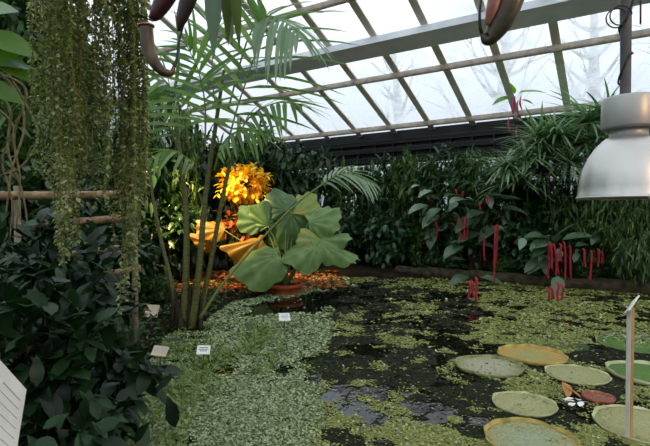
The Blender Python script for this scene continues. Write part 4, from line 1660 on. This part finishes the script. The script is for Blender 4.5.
sm = np.clip(dw / 0.35 + 0.5, 0, 1)
dens = dens * sm + 0.42 * (1 - sm)
sm = np.clip(dl / 0.25 + 0.5, 0, 1)
dens = dens * sm + 0.10 * (1 - sm)
cov = np.clip((mixn - (1 - dens) * 0.55 - 0.235) / 0.10, 0, 1)
keepp = rng.random(len(X)) < np.maximum(cov * 0.9, 0.012) * (0.35 + 0.65 * np.clip(dens + .2, 0, 1))
wk = (~keepp) & (left < .6) & (fbm(X * 2.0, Y * 2.6, 41, 4) > 0.47) & (rng.random(len(X)) < .5)
WX, WY = X[wk], Y[wk]
X, Y, px, py, left, n3, n2 = X[keepp], Y[keepp], px[keepp], py[keepp], left[keepp], n3[keepp], n2[keepp]


def flakes(mb, X, Y, r, tilt, z0, z1):
    n = len(X)
    k = 5
    a = np.linspace(0, 2 * math.pi, k, endpoint=False)
    ph = rng.uniform(0, 6.28, n)
    nrm = unit(np.stack([rng.normal(size=n) * tilt, rng.normal(size=n) * tilt, np.ones(n)], 1))
    e1 = unit(np.cross(nrm, A3(0, 1, 0.01)))
    e2 = np.cross(nrm, e1)
    rr = r[:, None] * rng.uniform(.65, 1.1, (n, k))
    C = np.stack([X, Y, rng.uniform(z0, z1, n)], 1)
    Vv = C[:, None, :] + (rr * np.cos(a + ph[:, None]))[:, :, None] * e1[:, None, :] + (rr * np.sin(a + ph[:, None]))[:, :, None] * e2[:, None, :]
    Vv[:, :, 2] = np.maximum(Vv[:, :, 2], 0.002)
    mb.addmany(Vv, [tuple(range(k))], 0)


isl = rng.random(len(X)) < np.clip(left * 1.0 - .12 + (n3 - .5) * .8, 0.05, .95)
mb = MB()
flakes(mb, X[isl], Y[isl], Y[isl] * rng.uniform(.0018, .0040, isl.sum()), .4, .006, .03)
single('floating_water_fern', mb, 'salv', 'mat of grey-green floating water fern covering the left of the pond', 'water fern', (0, 6, 0), kind='stuff')
mb = MB()
flakes(mb, X[~isl], Y[~isl], Y[~isl] * rng.uniform(.0014, .0034, (~isl).sum()), .15, .004, .012)
single('floating_duckweed', mb, 'duck', 'yellow-green duckweed scattered over dark water around the lily pads', 'duckweed', (3, 6, 0), kind='stuff')

mb = MB()
flakes(mb, WX, WY, WY * rng.uniform(.0020, .0050, len(WX)), .12, .002, .004)
single('submerged_weed', mb, 'weed', 'dark olive weed lying just at the surface of the open dark water', 'water weed', (2, 6, 0), kind='stuff')

# taller weed at the left shore
HERB = [g2(118, 470), g2(150, 372), g2(168, 338), g2(215, 326), g2(262, 326), g2(292, 345), g2(272, 372), g2(225, 400), g2(190, 446), g2(175, 470)]
N1 = 26000
X = rng.uniform(-4, 1, N1)
Y = rng.uniform(2.6, 8.5, N1)
ok = inpoly(X, Y, HERB) & (fbm(X * 2.2, Y * 2.2, 31, 3) > 0.42)
X, Y = X[ok], Y[ok]
n = len(X)
mb = MB()
d = np.stack([rng.normal(size=n), rng.normal(size=n), rng.uniform(.1, 1.4, n)], 1)
scatter(mb, LF_SMALL, np.stack([X, Y, rng.uniform(0.0, .08, n)], 1), d, rdir(n) * .4 + A3(0, 0, 1), rng.uniform(.04, .12, n), rng.uniform(.012, .03, n))
single('water_weed', mb, 'herb', 'bright green tangled water weed growing along the left shore', 'water weed', (-1.5, 5, 0), kind='stuff')

# dead leaves on the warm-lit bank
N2 = 14000
BANK = [g2(140, 298), g2(165, 306), g2(228, 300), g2(300, 292), g2(345, 288), g2(338, 276), g2(305, 276), g2(260, 277), g2(140, 278)]
X = rng.uniform(-8, 1.5, N2)
Y = rng.uniform(8, 16, N2)
ok = inpoly(X, Y, BANK)
X, Y = X[ok], Y[ok]
n = len(X)
mb = MB()
d = np.stack([rng.normal(size=n), rng.normal(size=n), rng.normal(size=n) * .25], 1)
scatter(mb, LF_OVATE, np.stack([X, Y, np.maximum(ground_z(X, Y), 0) + rng.uniform(.01, .06, n)], 1), d, unit(rdir(n) * .5 + A3(0, 0, 1)), rng.uniform(.08, .2, n), rng.uniform(.04, .08, n))
single('fallen_leaves', mb, 'litter', 'layer of reddish brown dead leaves on the warm-lit bank', 'fallen leaves', (-2.5, 10, .1), kind='stuff')

# low ground cover on the left bank
X = rng.uniform(-7, -0.3, 26000)
Y = rng.uniform(2.4, 11.5, 26000)
dd = polydist(X, Y, POND)
ok = (~inpoly(X, Y, POND)) & (dd < 2.2) & (rng.random(len(X)) < np.clip(1.3 - dd / 2.0, .15, 1)) & (fbm(X * 1.6, Y * 1.6, 51, 3) > .40)
X, Y = X[ok], Y[ok]
n = len(X)
mb = MB()
d = np.stack([rng.normal(size=n), rng.normal(size=n), rng.uniform(-.1, .9, n)], 1)
scatter(mb, LF_SMALL, np.stack([X, Y, np.maximum(ground_z(X, Y), 0) + rng.uniform(.0, .08, n)], 1), d, rdir(n) * .4 + A3(0, 0, 1), rng.uniform(.05, .13, n), rng.uniform(.025, .06, n))
single('ground_cover', mb, 'dark', 'low dark green ground cover on the shaded left bank', 'ground cover', (-3, 6, .1), kind='stuff')

# ================================================================ LIGHT
w = bpy.data.worlds.new('world')
SC.world = w
w.use_nodes = True
nt = w.node_tree
nt.nodes.clear()
out = nt.nodes.new('ShaderNodeOutputWorld')
bg = nt.nodes.new('ShaderNodeBackground')
tc = nt.nodes.new('ShaderNodeTexCoord')
sep = nt.nodes.new('ShaderNodeSeparateXYZ')
nt.links.new(tc.outputs['Generated'], sep.inputs[0])
ramp = nt.nodes.new('ShaderNodeValToRGB')
el = ramp.color_ramp.elements
el[0].position = 0.0
el[0].color = (0.27, 0.29, 0.31, 1)
el[1].position = 0.46
el[1].color = (1.0, 1.0, 1.0, 1)
e = el.new(0.2)
e.color = (0.37, 0.40, 0.43, 1)
nt.links.new(sep.outputs[2], ramp.inputs[0])
nt.links.new(ramp.outputs[0], bg.inputs[0])
bg.inputs[1].default_value = 1.7
nt.links.new(bg.outputs[0], out.inputs[0])


def spot(name, loc, target, power, col, angle, size=0.12):
    ld = bpy.data.lights.new(name, 'SPOT')
    ld.energy = power
    ld.color = col
    ld.spot_size = math.radians(angle)
    ld.spot_blend = 0.5
    ld.shadow_soft_size = size
    o = bpy.data.objects.new(name, ld)
    COL.objects.link(o)
    o.location = tuple(loc)
    o.rotation_euler = Vector(np.asarray(target) - np.asarray(loc)).to_track_quat('-Z', 'Y').to_euler()
    return o


WARM = (1.0, 0.66, 0.28)
spot('sodium_lamp', pt(128, 40, 9.0), pt(222, 238, 11.6), 2900, WARM, 44)
ld = bpy.data.lights.new('sodium_lamp_right', 'POINT')
ld.energy = 42
ld.color = (1, .5, .18)
ld.shadow_soft_size = .12
o = bpy.data.objects.new('sodium_lamp_right', ld)
COL.objects.link(o)
o.location = (2.8, 0.85, 2.8)

SC.view_settings.view_transform = 'Standard'
SC.view_settings.look = 'None'
SC.view_settings.gamma = 1
SC.view_settings.use_curve_mapping = False
SC.view_settings.exposure = 0.5
SC.cycles.max_bounces = 7
SC.cycles.diffuse_bounces = 3
SC.cycles.transparent_max_bounces = 12
SC.cycles.transmission_bounces = 4
SC.cycles.caustics_reflective = False
SC.cycles.caustics_refractive = False
SC.cycles.sample_clamp_indirect = 4.0
